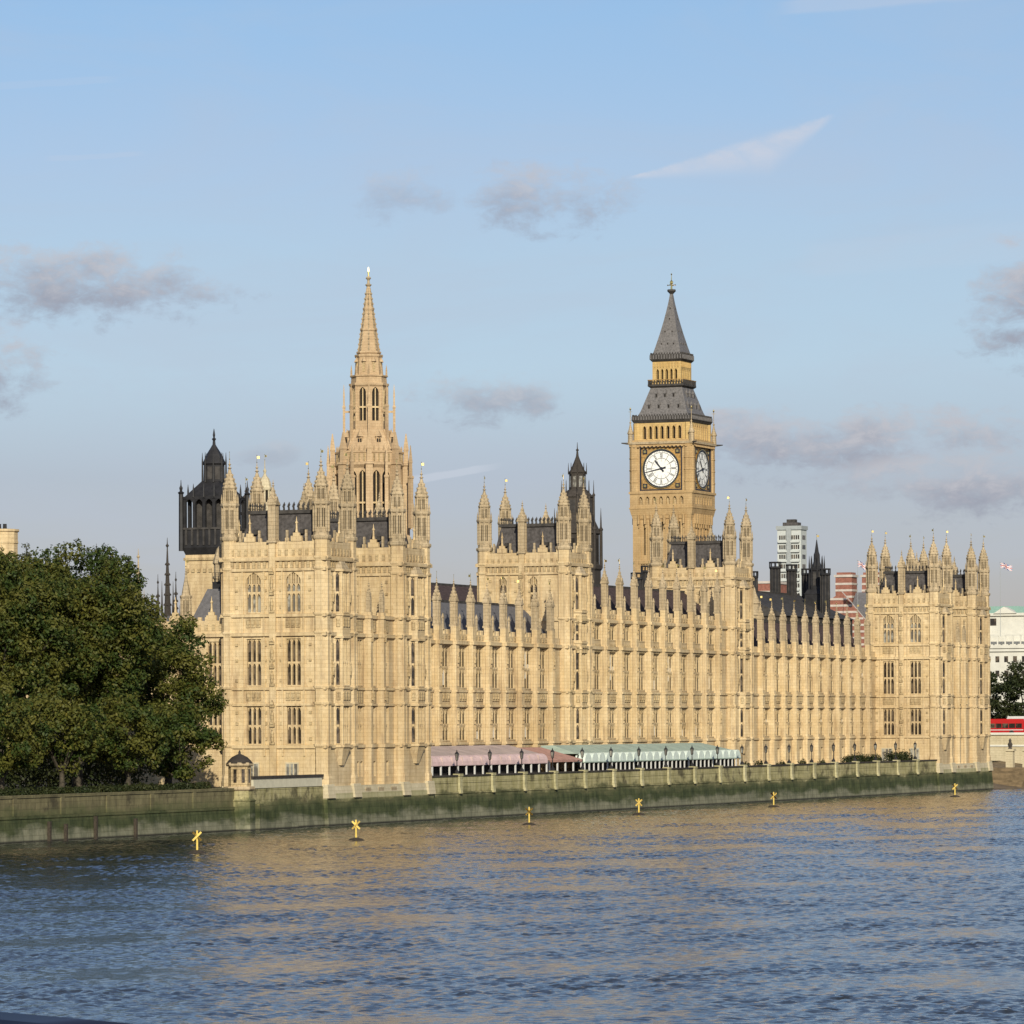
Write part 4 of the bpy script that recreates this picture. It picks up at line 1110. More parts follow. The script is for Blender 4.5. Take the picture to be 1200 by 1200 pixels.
    b.lathe([(.26,90.4),(.8,90.95),(.76,91.28)], 8, 'lead', cx, cy)
    for a in (0, PI/2):
        dx_, dy_ = .75*math.cos(a), .75*math.sin(a); b.tube((cx-dx_, cy-dy_, 92.1), (cx+dx_, cy+dy_, 92.1), .07, .07, 5, 'gold')
    for a in range(4): b.lathe([(.02,91.95),(.14,92.1),(.02,92.25)], 5, 'gold', cx+.75*math.cos(a*PI/2), cy+.75*math.sin(a*PI/2))
    b.lathe([(.03,93.9),(.16,94.1),(.03,94.3)], 6, 'gold', cx, cy); part('finial', b, t)
clock_tower()

# ------------------------------------------------------------------ central octagonal spire tower
def spire_tower():
    cx, cy = -272.3, 600.; R0 = math.atan2(-cy, -cx)                   # a corner looks at the river bend
    t = thing('spire_tower', 'pale octagonal stone tower with tall crocketed spire', 'spire tower', (cx, cy, 4.2))
    rot = R0
    V = lambda r, k, z=0: (cx+r*math.cos(rot+k*PI/4), cy+r*math.sin(rot+k*PI/4), z)
    def octwall(b, r, z0, z1, ops_of, depth, m, back):
        for k in range(8):
            p, q = V(r, k), V(r, k+1); L = math.hypot(q[0]-p[0], q[1]-p[1]); ang = math.degrees(math.atan2(q[1]-p[1], q[0]-p[0]))
            fr = frame(p[0], p[1], ang); ops = ops_of(L); b.wall(fr, L, z0, z1, ops, depth, m, back)
            for a, c, d, e in ops:
                b.arch(fr, a, c, e-(c-a)*.75, e, -depth*.6, -.03, m, 8)
                mu = (a+c)/2; b.fbox(fr, mu-.07, mu+.07, -depth*.6, -.05, d, e-.2, 'stone'); b.fbox(fr, a, c, -depth*.55, -.07, (d+e)/2-.6, (d+e)/2-.35, 'stone')
    b = MB(); r = 4.95
    octwall(b, r, 30, 49.3, lambda L: [(L*.30-.6, L*.30+.6, 39.8, 48.5), (L*.70-.6, L*.70+.6, 39.8, 48.5)], .5, 'rose', 'void')
    b.lathe([(r+.1,48.9),(r+.45,49.3),(r+.45,49.7),(r+.1,49.75),(r+.1,51.0),(r+.25,51.1),(r+.25,51.35),(r-.3,51.4)], 8, 'rose', cx, cy, rot)
    for k in range(8):
        for f in (.2, .4, .6, .8):
            p, q = V(r+.12, k), V(r+.12, k+1); x, y = p[0]+(q[0]-p[0])*f, p[1]+(q[1]-p[1])*f
            b.lathe([(.16,49.8),(.16,50.95)], 4, 'carved', x, y, rot); b.lathe([(.16,51.3),(.12,51.9),(.0,52.2)], 4, 'rose', x, y, rot)
    part('lower_stage', b, t)
    b = MB(); b.lathe([(4.5,51.2),(4.1,52.4),(3.15,54.3),(3.0,54.6)], 8, 'rose', cx, cy, rot)
    for k in range(8):
        p, q = V(3.85, k), V(3.85, k+1); x, y = (p[0]+q[0])/2, (p[1]+q[1])/2; a = rot+(k+.5)*PI/4; fr = frame(x, y, math.degrees(a)+90)
        b.fbox(fr, -.42, .42, -.6, .1, 52.0, 53.5, 'rose'); b.fbox(fr, -.3, -.05, .1, .12, 52.1, 53.2, 'void'); b.fbox(fr, .05, .3, .1, .12, 52.1, 53.2, 'void')
        b.lathe([(.6,53.5),(.05,54.5),(.02,54.8)], 4, 'rose', x, y, a)
        b.tube(V(4.4, k, 51.6), V(3.1, k, 54.6), .2, .16, 5, 'rose')
    part('roof', b, t)
    b = MB(); r = 2.72
    octwall(b, r, 54.4, 61.2, lambda L: [(L*.5-.55, L*.5+.55, 55.9, 60.9)], .4, 'rose', 'void')
    b.lathe([(r+.05,61.0),(r+.25,61.2),(r+.25,61.5),(r-.05,61.55),(r-.1,62.4),(r+.1,62.5),(r+.1,62.7),(r-.4,62.75)], 8, 'rose', cx, cy, rot)
    b.lathe([(2.15,62.6),(1.95,65.3),(2.1,65.5),(2.1,65.8),(1.6,65.9)], 8, 'rose', cx, cy, rot)
    for k in range(8):
        b.tube(V(r+.02, k, 54.6), V(r+.02, k, 61.), .14, .14, 5, 'rose')
        p, q = V(2.1, k), V(2.1, k+1); x, y = (p[0]+q[0])/2, (p[1]+q[1])/2; a = rot+(k+.5)*PI/4; fr = frame(x, y, math.degrees(a)+90)
        b.fbox(fr, -.2, .2, -.1, .05, 63.2, 64.6, 'carved'); b.lathe([(.42,64.7),(.05,65.4)], 4, 'rose', x, y, a); b.fbox(fr, -.42, .42, -.3, .08, 62.7, 63.0, 'rose')
        b.lathe([(.16,62.6),(.12,63.6),(.0,64.4)], 4, 'rose', *V(2.6, k)[:2], rot)
    part('upper_stage', b, t)
    b = MB(); b.lathe([(1.62,65.8),(1.12,69.4),(.78,72.0),(.28,75.6),(.25,76.)], 8, 'rose', cx, cy, rot)
    for z, q in ((69.3, 1.28), (72.4, .86), (65.9, 1.85)): ring(b, q, z, .4, 'rose', 8, cx, cy, rot)
    for k in range(8):
        b.tube(V(1.62, k, 65.9), V(.27, k, 75.7), .09, .06, 4, 'weather')
        for i in range(12):
            z = 66.6+i*.75; q = 1.62+(z-65.8)*(.28-1.62)/9.8; b.lathe([(.10, z-.1), (.15, z+.05), (.02, z+.2)], 4, 'weather', *V(q+.06, k)[:2], rot)
    part('spire', b, t)
    b = MB(); b.lathe([(.25,75.9),(.5,76.2),(.2,76.4),(.18,76.9),(.42,77.2),(.12,77.5)], 8, 'weather', cx, cy); b.lathe([(.1,77.4),(.14,78.2),(.03,78.8)], 6, 'gold', cx, cy); part('finial', b, t)
    def but(r, z0, z1, q, htip, m='rose'):
        b = MB(); b.lathe([(q,z0),(q*.95,z1),(q*1.25,z1+.15),(q*1.2,z1+.4),(q*.7,z1+.5),(q*.6,z1+htip*.45),(q*.75,z1+htip*.5),(q*.12,z1+htip)], 4, m, 0, 0, PI/4)
        return b.mesh('buttress')
    b1 = but(0, 28-4.2, 49.2-4.2, .78, 4.9); b2 = but(0, 52-4.2, 57.8-4.2, .26, 3.6); b3 = but(0, 40-4.2, 47.2-4.2, .4, 5.)
    for k in range(8):
        a = rot+k*PI/4
        o = link('buttress', b1, t, (5.45*math.cos(a), 5.45*math.sin(a), 0), a)
        o = link('buttress', b2, t, (3.72*math.cos(a), 3.72*math.sin(a), 0), a)
        f = MB(); f.prism([(2.6,-.12),(3.6,-.12),(3.6,.12),(2.6,.12)], 57.2-4.2, 57.5-4.2, 'rose', [(2.6,-.12),(3.6,-.12),(3.6,.12),(2.6,.12)]); f.tube((2.7,0,55.6), (3.7,0,53.4), .12, .12, 4, 'rose') if 0 else None
        a2 = a; o = link('flying_buttress', f.mesh('flying_buttress'), t, (0, 0, 0), a2)
        o = link('buttress', b3, t, (6.6*math.cos(a+PI/8), 6.6*math.sin(a+PI/8), 0), a)
spire_tower()

# ------------------------------------------------------------------ darker towers and turrets on the roofs
def ventilation_spire():
    cx, cy = -255., 640.
    t = thing('ventilation_tower', 'slender sooty octagonal spire rising beside the left middle tower', 'tower', (cx, cy, 20))
    b = MB(); b.lathe([(3.55,18),(3.55,34.6),(3.8,34.9),(3.8,35.4),(3.5,35.6)], 8, 'dark_stone', cx, cy)
    b.lathe([(3.3,35.5),(3.3,40.2),(3.6,40.4),(3.4,40.9),(2.7,42.4),(2.5,43.3)], 8, 'dark_stone', cx, cy)
    for k in range(8):
        a = k*PI/4; fr = frame(cx+3.05*math.cos(a), cy+3.05*math.sin(a), math.degrees(a)+90)
        b.fbox(fr, -.7, -.1, .0, .03, 36, 39.6, 'void'); b.fbox(fr, .1, .7, 0, .03, 36, 39.6, 'void')
        a += PI/8; b.lathe([(.28,35),(.26,40.8),(.38,41.),(.16,41.4),(.12,42.4),(.02,44.4)], 5, 'dark_stone', cx+3.6*math.cos(a), cy+3.6*math.sin(a))
    part('lower_stage', b, t)
    b = MB(); b.lathe([(2.4,43.2),(2.35,45.9),(2.55,46.1),(2.2,46.4),(1.5,47.2)], 8, 'dark_stone', cx, cy)
    for k in range(8):
        a = k*PI/4; fr = frame(cx+2.2*math.cos(a), cy+2.2*math.sin(a), math.degrees(a)+90); b.fbox(fr, -.5, .5, 0, .03, 43.6, 45.6, 'lead')
        a += PI/8; b.lathe([(.2,43),(.18,46.2),(.28,46.4),(.1,46.7),(.02,48.7)], 5, 'dark_stone', cx+2.5*math.cos(a), cy+2.5*math.sin(a))
    part('upper_stage', b, t)
    b = MB(); b.lathe([(1.35,47.),(1.3,49.7),(1.5,49.9),(1.15,50.2),(.6,51.4),(.22,52.4),(.13,53.2),(.25,53.4),(.08,53.6),(.03,54.6)], 8, 'dark_stone', cx, cy)
    for k in range(8):
        a = k*PI/4; fr = frame(cx+1.22*math.cos(a), cy+1.22*math.sin(a), math.degrees(a)+90); b.fbox(fr, -.28, .28, 0, .03, 47.6, 49.3, 'glass_pale')
        a += PI/8; b.lathe([(.1,49.6),(.08,50.4),(.02,51.4)], 4, 'dark_stone', cx+1.4*math.cos(a), cy+1.4*math.sin(a))
    part('spire', b, t)
ventilation_spire()

def lantern_tower():
    cx, cy = -248.3, 500.; h = 2.95
    t = thing('lantern_tower', 'black iron open lantern on a square stone tower above the garden trees', 'tower', (cx, cy, 4.2))
    b = MB(); b.box(cx-2.75, cx+2.75, cy-2.75, cy+2.75, 4.2, 32.3, 'stone'); b.box(cx-2.9, cx+2.9, cy-2.9, cy+2.9, 31.6, 31.95, 'carved')
    for k in range(7): b.box(cx-2.4+k*.8-.2, cx-2.4+k*.8+.2, cy-2.9, cy-2.75, 30.1, 30.6, 'carved')
    part('shaft', b, t)
    b = MB(); b.prism([(-2.7,-2.7),(2.7,-2.7),(2.7,2.7),(-2.7,2.7)], 32.3, 33.2, 'black_iron', [(-h-.1,-h-.1),(h+.1,-h-.1),(h+.1,h+.1),(-h-.1,h+.1)], cx, cy)
    b.box(cx-h, cx+h, cy-h, cy+h, 33.2, 35.7, 'black_iron')
    for f0 in range(4):
        fr = [frame(cx-h, cy-h, 0), frame(cx+h, cy-h, 90), frame(cx+h, cy+h, 180), frame(cx-h, cy+h, 270)][f0]
        for k in range(7): u = .5+k*.81; b.fbox(fr, u-.12, u+.12, 0, .12, 33.5, 35.5, 'lead')
        b.fbox(fr, 0, 2*h, 0, .15, 35.45, 35.7, 'lead')
        for k in range(5): u = .2+k*(2*h-.4)/4; b.fbox(fr, u-.19, u+.19, -.4, 0, 35.7, 39.3, 'black_iron')
        for k in range(4): u = .2+(k+.5)*(2*h-.4)/4; b.arch(fr, u-.6, u+.6, 38.4, 39.3, -.3, -.04, 'black_iron', 8)
    b.box(cx-1.9, cx+1.9, cy-1.9, cy+1.9, 35.7, 39.3, 'lead'); b.box(cx-h, cx+h, cy-h, cy+h, 39.25, 39.6, 'black_iron')
    part('lantern', b, t)
    b = MB(); b.prism([(-2.8,-2.8),(2.8,-2.8),(2.8,2.8),(-2.8,2.8)], 39.55, 41.6, 'black_iron', [(-1.15,-1.15),(1.15,-1.15),(1.15,1.15),(-1.15,1.15)], cx, cy)
    for sx in (-1, 1):
        for sy in (-1, 1): b.lathe([(.32,32.8),(.28,39.9),(.42,40.1),(.15,40.3),(.22,40.7),(.08,41.),(.03,41.7)], 6, 'black_iron', cx+sx*(h+.15), cy+sy*(h+.15))
    for k in range(-1, 2):
        for sx, sy in ((k*1.45, -h), (k*1.45, h), (-h, k*1.45), (h, k*1.45)): b.lathe([(.15,39.5),(.12,40.4),(.02,41.2)], 5, 'black_iron', cx+sx, cy+sy)
    part('roof', b, t)
    b = MB(); b.lathe([(1.35,41.4),(1.3,43.6),(1.5,43.8),(1.35,44.1),(.95,45.),(.5,45.7),(.2,46.2),(.15,46.7),(.28,46.9),(.1,47.1),(.16,47.4),(.03,48.2)], 8, 'black_iron', cx, cy)
    for k in range(8):
        a = k*PI/4; fr = frame(cx+1.2*math.cos(a), cy+1.2*math.sin(a), math.degrees(a)+90); b.fbox(fr, -.3, .3, .0, .07, 41.8, 43.4, 'lead')
        a += PI/8; b.lathe([(.13,41.4),(.1,44.1),(.02,45.2)], 5, 'black_iron', cx+1.48*math.cos(a), cy+1.48*math.sin(a))
    part('cupola', b, t)
lantern_tower()

def roof_spire():
    cx, cy = -236.2, 700.
    t = thing('roof_spire', 'black stepped roof spire beside dark chimneys in front of the apartment block', 'tower', (cx, cy, 20))
    b = MB(); b.box(cx-1.6, cx+1.6, cy-1.6, cy+1.6, 20, 32.2, 'black_iron'); b.prism([(-1.7,-1.7),(1.7,-1.7),(1.7,1.7),(-1.7,1.7)], 32.2, 33.0, 'black_iron', [(-1.2,-1.2),(1.2,-1.2),(1.2,1.2),(-1.2,1.2)], cx, cy); part('base', b, t)
    b = MB(); b.lathe([(1.3,33.),(1.2,36.0),(1.35,36.2),(.8,36.8),(.55,37.6),(.5,38.8),(.35,39.2),(.18,40.4),(.06,41.2)], 8, 'black_iron', cx, cy)
    for k in range(8):
        a = k*PI/4+PI/8; b.lathe([(.16,33),(.14,37),(.02,38.6)], 4, 'black_iron', cx+1.25*math.cos(a), cy+1.25*math.sin(a))
        a -= PI/8; fr = frame(cx+1.14*math.cos(a), cy+1.14*math.sin(a), math.degrees(a)+90); b.fbox(fr, -.26, .26, .0, .06, 33.6, 35.8, 'lead')
    part('spire', b, t)
    v = link('vane', VANE, t, (0, 0, 41.-20), .6); v.scale = (1.3, 1.3, 1.2)
roof_spire()

# ------------------------------------------------------------------ inner roofs and shafts behind the river front
def inner_block(label, x0, x1, y0, y1, zw, zr, m, name='inner_building', wallm='stone'):
    t = thing(name, label, 'building', ((x0+x1)/2, (y0+y1)/2, 4.2), 'palace roofs behind the river front')
    b = MB(); b.box(x0, x1, y0, y1, 4.2, zw, wallm); part('wall', b, t)
    r = MB(); xm = (x0+x1)/2
    r.face([(x1+.3,y0-.3,zw),(x1+.3,y1+.3,zw),(xm,y1+.3,zr),(xm,y0-.3,zr)], m); r.face([(xm,y0-.3,zr),(xm,y1+.3,zr),(x0-.3,y1+.3,zw),(x0-.3,y0-.3,zw)], m)
    r.face([(x1+.3,y0-.3,zw),(xm,y0-.3,zr),(x0-.3,y0-.3,zw)], m); r.face([(x1+.3,y1+.3,zw),(x0-.3,y1+.3,zw),(xm,y1+.3,zr)], m)
    r.box(xm-.2, xm+.2, y0-.2, y1+.2, zr-.15, zr+.15, 'lead'); part('roof', r, t); return t
inner_block('long purple slate roof behind the left low river wing', -252, -240, 549, 600, 25.5, 30.4, 'purple_slate')
inner_block('dark hall roof carrying black ventilation shafts behind the right low wing', -251, -232, 672, 706, 28.0, 32.3, 'lead', wallm='dark_stone')
t = inner_block('low stone block with gabled roof directly behind the right low wing', -228, -221, 622, 650, 24.0, 26.6, 'slate')
t2 = thing('stone_chimneys', 'stone turret rising from the roofs behind the right low wing', 'turret', (-226, 640, 24), 'stone roof turrets')
b = MB(); b.lathe([(.8,22),(.8,27.2),(.95,27.4),(.8,27.8),(.75,29),(.9,29.2),(.3,30.6),(.05,31.6)], 8, 'weather', -226, 640); oct_stage(b, .85, 27.6, 1.4, 'weather') if 0 else None; part('shaft', b, t2)

def vent_shaft(x, y, z0, z1, r, label):
    t = thing('ventilation_shaft', label, 'chimney', (x, y, z0), 'black ventilation shafts on the palace roofs')
    b = MB(); b.lathe([(r,z0),(r*.95,z1-1.2),(r*1.05,z1-1.1)], 8, 'black_iron', x, y)
    for k in range(8):
        a = PI/8+k*PI/4; b.lathe([(.09, z0), (.09, z1-1.1)], 4, 'lead', x+r*.97*math.cos(a), y+r*.97*math.sin(a))
    part('shaft', b, t)
    b = MB(); b.lathe([(r*1.05,z1-1.1),(r*1.22,z1-.95),(r*1.2,z1-.7),(r*.8,z1-.65)], 8, 'black_iron', x, y)
    for k in range(8):
        a = PI/8+k*PI/4; b.lathe([(.1, z1-.7), (.1, z1)], 4, 'black_iron', x+r*1.1*math.cos(a), y+r*1.1*math.sin(a))
    b.lathe([(r*1.2,z1-.12),(r*1.25,z1),(r*1.2,z1+.12)], 8, 'black_iron', x, y); part('crown', b, t)
vent_shaft(-243.5, 700, 27, 37.6, .85, 'first black ventilation shaft right of the middle tower, left of the apartment block')
vent_shaft(-241.3, 702, 27, 37.2, .8, 'black ventilation shaft standing right in front of the apartment block')
vent_shaft(-240.1, 706, 27, 36.6, .7, 'black ventilation shaft just left of the black roof spire')
vent_shaft(-233.4, 696, 27, 36.2, .75, 'black ventilation shaft just right of the black roof spire')
vent_shaft(-246.2, 697, 27, 36.0, .6, 'thin black ventilation shaft against the right middle tower')
vent_shaft(-252.9, 660, 26, 34.8, .8, 'short black ventilation shaft left of the clock tower foot')
vent_shaft(-254.5, 668, 26, 36.2, .6, 'taller black ventilation shaft touching the clock tower foot')

def domed_turret(x, y, z, s, m, label, name='roof_turret'):
    t = thing(name, label, 'turret', (x, y, z), 'turrets standing on the roofs')
    b = MB()
    b.lathe([(1.0*s,z-12),(1.0*s,z)], 8, m, x, y); ring(b, 1.15*s, z-.1, .4, m, 8, x, y)
    for k in range(8):
        a = PI/8+k*PI/4; b.lathe([(.16*s,z),(.16*s,z+2.2*s)], 5, m, x+.85*s*math.cos(a), y+.85*s*math.sin(a))
    b.lathe([(.6*s,z),(.6*s,z+2.2*s)], 8, 'void', x, y); ring(b, 1.1*s, z+2.1*s, .5*s, m, 8, x, y); part('shaft', b, t)
    b = MB(); b.lathe([(.95*s,z+2.5*s),(.9*s,z+3.1*s),(.65*s,z+3.8*s),(.3*s,z+4.2*s),(.15*s,z+4.6*s),(.25*s,z+5.*s),(.08*s,z+5.3*s),(.04*s,z+6.6*s)], 8, m, x, y); part('cap', b, t)
    link('vane', VANE, t, (0, 0, 6.4*s), 1.)
domed_turret(-270.2, 560, 41.8, .95, 'pale', 'cream domed turret between the two turrets of the near pavilion')
domed_turret(-261.0, 535, 39.2, .62, 'dark_stone', 'small black spired turret just right of the near pavilion corner turret')

# abbey spires and other far stone tops behind the trees
def slim_spire(x, y, z0, z1, r, m, label, grp=None):
    t = thing('church_pinnacle', label, 'spire', (x, y, z0), grp)
    b = MB(); zt = z0+(z1-z0)*.45
    b.lathe([(r,4.2),(r,zt),(r*1.2,zt+.2),(r*1.1,zt+.5)], 8, m, x, y)
    for k in range(4):
        a = PI/4+k*PI/2; b.lathe([(r*.22,zt-3),(r*.2,zt+1),(.02,zt+(z1-zt)*.45)], 4, m, x+r*1.05*math.cos(a), y+r*1.05*math.sin(a))
    part('shaft', b, t)
    b = MB(); b.lathe([(r*.62,zt+.3),(r*.10,z1-1.6),(r*.32,z1-1.3),(r*.1,z1-1.),(.03,z1)], 8, m, x, y)
    for k in range(8):
        a = PI/8+k*PI/4
        for f in (.15, .3, .45, .6, .75): q = r*(.62-.52*f)+.05; zz = zt+.3+(z1-1.9-zt)*f; b.lathe([(.12,zz-.15),(.16,zz),(.02,zz+.25)], 4, m, x+q*math.cos(a), y+q*math.sin(a), a)
    part('spire', b, t)
def px_pos(x, y, Y):         # direction of a photographed feature -> world X, Z on the plane Y (used for distant skyline only)
    F = 5200.; du = x-600; dv = 847-y; u = du+.005*dv; v = dv-.005*du
    a = YAW; d = (-math.sin(a)*F+math.cos(a)*u, math.cos(a)*F+math.sin(a)*u, v); k = Y/d[1]
    return d[0]*k, 11.1+d[2]*k
for px, py, r, m, lab in ((196, 630, .9, 'dark_stone', 'tallest dark church pinnacle just right of the garden trees'), (185, 673, .6, 'dark_stone', 'lower dark church pinnacle left of the tallest one'),
                       (206, 670, .6, 'dark_stone', 'thin dark church pinnacle right of the tallest one'), (162, 643, .9, 'weather', 'pale stone church pinnacle peeping over the garden trees'),
                       (113, 637, .5, 'dark_stone', 'tiny dark finial barely showing above the garden trees')):
    X, Z = px_pos(px, py, 640); slim_spire(X, 640, 18, Z, r, m, lab, 'church pinnacles behind the trees')

def stone_corner():
    X, Z = px_pos(4, 622, 470)
    t = thing('stone_tower', 'pale round stone tower top with two black chimney pots behind the trees', 'tower', (X, 470, 4.2))
    b = MB(); b.lathe([(1.75,4.2),(1.75,Z-1.6),(1.85,Z-1.5),(1.78,Z-1.2),(1.78,Z-.2),(1.95,Z-.1),(1.95,Z+.15),(1.5,Z+.2)], 12, 'stone', X, 470); part('wall', b, t)
    for dx_ in (-.35, .42):
        c = MB(); c.lathe([(.25,Z+.1),(.22,Z+.75),(.27,Z+.8)], 8, 'black_iron', X+dx_, 469.6); part('chimney_pot', c, t)
stone_corner()

# ------------------------------------------------------------------ far buildings on the right
def apartment_block():
    X0, _ = px_pos(911, 650, 1200); X1, Z = px_pos(938.5, 618, 1200); _, Zt = px_pos(927, 612, 1200)
    Y0, Y1 = 1200, 1205
    t = thing('apartment_block', 'tall white apartment tower block behind the palace roofs', 'tower block', (X0+4, Y0+8, 4.2))
    b = MB(); b.box(X0, X1, Y0, Y1, 4.2, Z-.6, 'conc'); b.box((X0+X1)/2-.7, (X0+X1)/2+.7, Y0-.5, Y0, 4.2, Z, 'conc2'); part('wall', b, t)
    r = MB(); r.box(X0-.3, X1+.3, Y0-.4, Y1+.3, Z-.6, Z+.5, 'conc2'); r.box(X0+1.3, X1-1.3, Y0+1, Y1-1, Z+.5, Zt, 'slate'); r.box(X0+2.3, X1-2.3, Y0+1.5, Y1-1.5, Zt, Zt+.9, 'lead'); part('roof', r, t)
    wm = MB(); L = X1-X0
    for k in range(8):
        q = [.08, .17, .26, .35, .60, .69, .78, .87][k]; wm.box(q*L, q*L+L*.06, -.06, .0, 0, 1.2, 'glass'); 
    wm.box(.05*L, .43*L, -.7, -.08, -.9, -.35, 'conc'); wm.box(.57*L, .95*L, -.7, -.08, -.9, -.35, 'conc')
    wm.box(L, L+.06, 1.2, 3.8, 0, 1.2, 'glass')
    me = wm.mesh('window_row'); z = Z-3.4; b = t.location
    while z > 20: link('window_row', me, t, (X0-b.x, Y0-b.y, z-b.z)); z -= 2.75
apartment_block()

def striped(px0, px1, ptop, Y, label, gable=False):
    X0, Z = px_pos(px0, ptop, Y); X1, _ = px_pos(px1, ptop, Y)
    t = thing('brick_building', label, 'building', ((X0+X1)/2, Y, 4.2), 'red brick buildings with white bands')
    b = MB(); Lx = X1-X0
    b.box(X0, X1, Y, Y+Lx, 4.2, Z-.8, 'brick'); part('wall', b, t)
    c = MB(); z = Z-2.2
    c.box(X0-.25, X1+.25, Y-.25, Y+Lx+.25, Z-.8, Z-.3, 'band'); c.box(X0+.2, X1-.2, Y+.2, Y+Lx-.2, Z-.3, Z+.2, 'brick')
    while z > Z-14: c.box(X0-.06, X1+.06, Y-.06, Y+Lx+.06, z-.22, z+.22, 'band'); z -= 1.35
    part('stone_band', c, t); return t
striped(979, 998, 672, 880, 'red brick chimney stack with white bands left of the far pavilion')
striped(1010, 1030, 672, 880, 'red brick chimney stack with white bands touching the far pavilion turret')
def norman():
    Y = 876; X0, Z0 = px_pos(960, 706, Y); X1, Z1 = px_pos(1012, 728, Y); _, Zr = px_pos(990, 700, Y)
    t = thing('brick_building', 'red brick gabled building with white bands and dark roof left of the far pavilion', 'building', ((X0+X1)/2, Y, 4.2), 'red brick buildings with white bands')
    b = MB(); xa = X0+2.5; xb = xa+11
    pr = [(xa, 4.2), (xb, 4.2), (xb, Z1-3), (xa+3.0, Zr+1.2), (xa, Zr-1)]
    f = [(x, Y-2, z) for x, z in pr]; g2 = [(x, Y-1.2, z) for x, z in pr]
    b.face(f, 'brick'); b.face(g2[::-1], 'brick')
    for k in range(5): q = (k+1) % 5; b.face([f[k], g2[k], g2[q], f[q]], 'band')
    part('wall', b, t)
    c = MB()
    for i in range(9):
        z = Zr-.4-i*1.35
        xr = xa+3.0+(Zr+1.2-z)*(xb-xa-3.0)/(Zr+1.2-(Z1-3)); c.box(xa+.2, min(xb, xr)-.15, Y-2.08, Y-2, z-.22, z+.22, 'band')
    part('stone_band', c, t)
    r = MB(); _, Zs = px_pos(1000, 697, Y); r.prism([(xa+3,Y-1.2),(xb+4,Y-1.2),(xb+4,Y+14),(xa+3,Y+14)], Z1-3, Zs+.6, 'grey_slate', [(xa+4.2,Y+4),(xb+1,Y+4),(xb+1,Y+9),(xa+4.2,Y+9)]); part('roof', r, t)
norman()
X0_, Z_ = px_pos(886, 684, 860); X1_, _ = px_pos(900, 684, 860)
t = thing('brick_building', 'red brick building glimpsed behind the thin black shaft beside the middle tower', 'building', (X0_, 860, 4.2), 'red brick buildings with white bands')
b = MB(); b.box(X0_-2, X1_+1, 860, 872, 4.2, Z_, 'brick'); part('wall', b, t)
b = MB(); b.box(X0_-2.2, X1_+1.2, 859.8, 872.2, Z_, Z_+.5, 'band'); b.box(X0_-2.1, X1_+1.1, 859.9, 860, Z_-2, Z_-1.5, 'band'); part('stone_band', b, t)

def white_building():
    Y = 1080; X0, Z = px_pos(1152, 719, Y); X1, _ = px_pos(1192, 719, Y); _, Zr = px_pos(1180, 710, Y); _, Zc = px_pos(1170, 744, Y); _, Zd = px_pos(1170, 757, Y); _, Ze = px_pos(1170, 742, Y)
    t = thing('government_building', 'large pale stone building with green copper roof beyond the bridge', 'building', (X0+10, Y+10, 4.2))
    XE = X1+40
    b = MB(); b.box(X0-40, XE, Y, Y+60, 4.2, Zd-.3, 'portland'); b.box(X0-38, X1, Y+6, Y+50, Zd-.3, Z, 'portland'); b.box(X1+.01, XE-1, Y+9, Y+50, Zd-.3, Z-1., 'portland'); part('wall', b, t)
    c = MB(); c.box(X0-40.4, XE+.4, Y-.6, Y, Zd-.6, Zd+.2, 'portland'); c.box(X0-40.4, XE+.4, Y-.5, Y+.1, Zc-4.2, Zc-3.6, 'portland'); c.box(X0-38.4, X1+.4, Y+5.4, Y+6.0, Z-.5, Z+.2, 'portland')
    for k in range(40): c.box(X0-39+k*2, X0-38.7+k*2, Y+2.0, Y+2.3, Zd-.3, Zd+2.6, 'portland')
    c.box(X0-40, XE, Y+1.9, Y+2.5, Zd+2.6, Zd+3.0, 'portland'); part('cornice', c, t)
    r = MB(); r.prism([(X0-39,Y+6),(X1+.3,Y+6),(X1+.3,Y+50),(X0-39,Y+50)], Z+.2, Zr+.3, 'copper', [(X0-36,Y+14),(X1-4,Y+14),(X1-4,Y+42),(X0-36,Y+42)]); r.prism([(X1+.4,Y+10),(XE-2,Y+10),(XE-2,Y+50),(X1+.4,Y+50)], Z-1, Zr-.2, 'copper', [(X1+.4,Y+18),(XE-6,Y+18),(XE-6,Y+42),(X1+.4,Y+42)]); part('roof', r, t)
    w_ = MB()
    for dz_ in (1.6, 5.2, 8.6): 
        w_.box(0, 1.0, -.06, 0, -dz_-1.5, -dz_, 'glass')
    me = w_.mesh('window_column'); bb = t.location
    for k in range(26): link('window_column', me, t, (X0+2+k*2.3-bb.x-8, Y-bb.y, Zd-1.0-bb.z))
    q = MB(); x, z = px_pos(1164, 729, Y+6); q.box(x-.8, x+.8, Y+5.94, Y+6, z-.9, z+.9, 'glass')
    for k in range(3): q.box(X0-18+k*6-.7, X0-18+k*6+.7, Y+5.94, Y+6, z-.9, z+.9, 'glass')
    part('window', q, t)
    pd = MB(); xa, za = px_pos(1164, 719, Y+5); xb, _ = px_pos(1191, 719, Y+5); xm, zm = px_pos(1176, 711, Y+5)
    pd.face([(xa,Y+5,za),(xb,Y+5,za),(xm,Y+5,zm)], 'portland'); pd.face([(xa,Y+9,za),(xm,Y+9,zm),(xb,Y+9,za)], 'portland'); pd.face([(xa,Y+5,za),(xm,Y+5,zm),(xm,Y+9,zm),(xa,Y+9,za)], 'portland'); pd.face([(xm,Y+5,zm),(xb,Y+5,za),(xb,Y+9,za),(xm,Y+9,zm)], 'portland'); pd.face([(xa,Y+5,za),(xa,Y+9,za),(xb,Y+9,za),(xb,Y+5,za)], 'portland'); part('pediment', pd, t)
white_building()

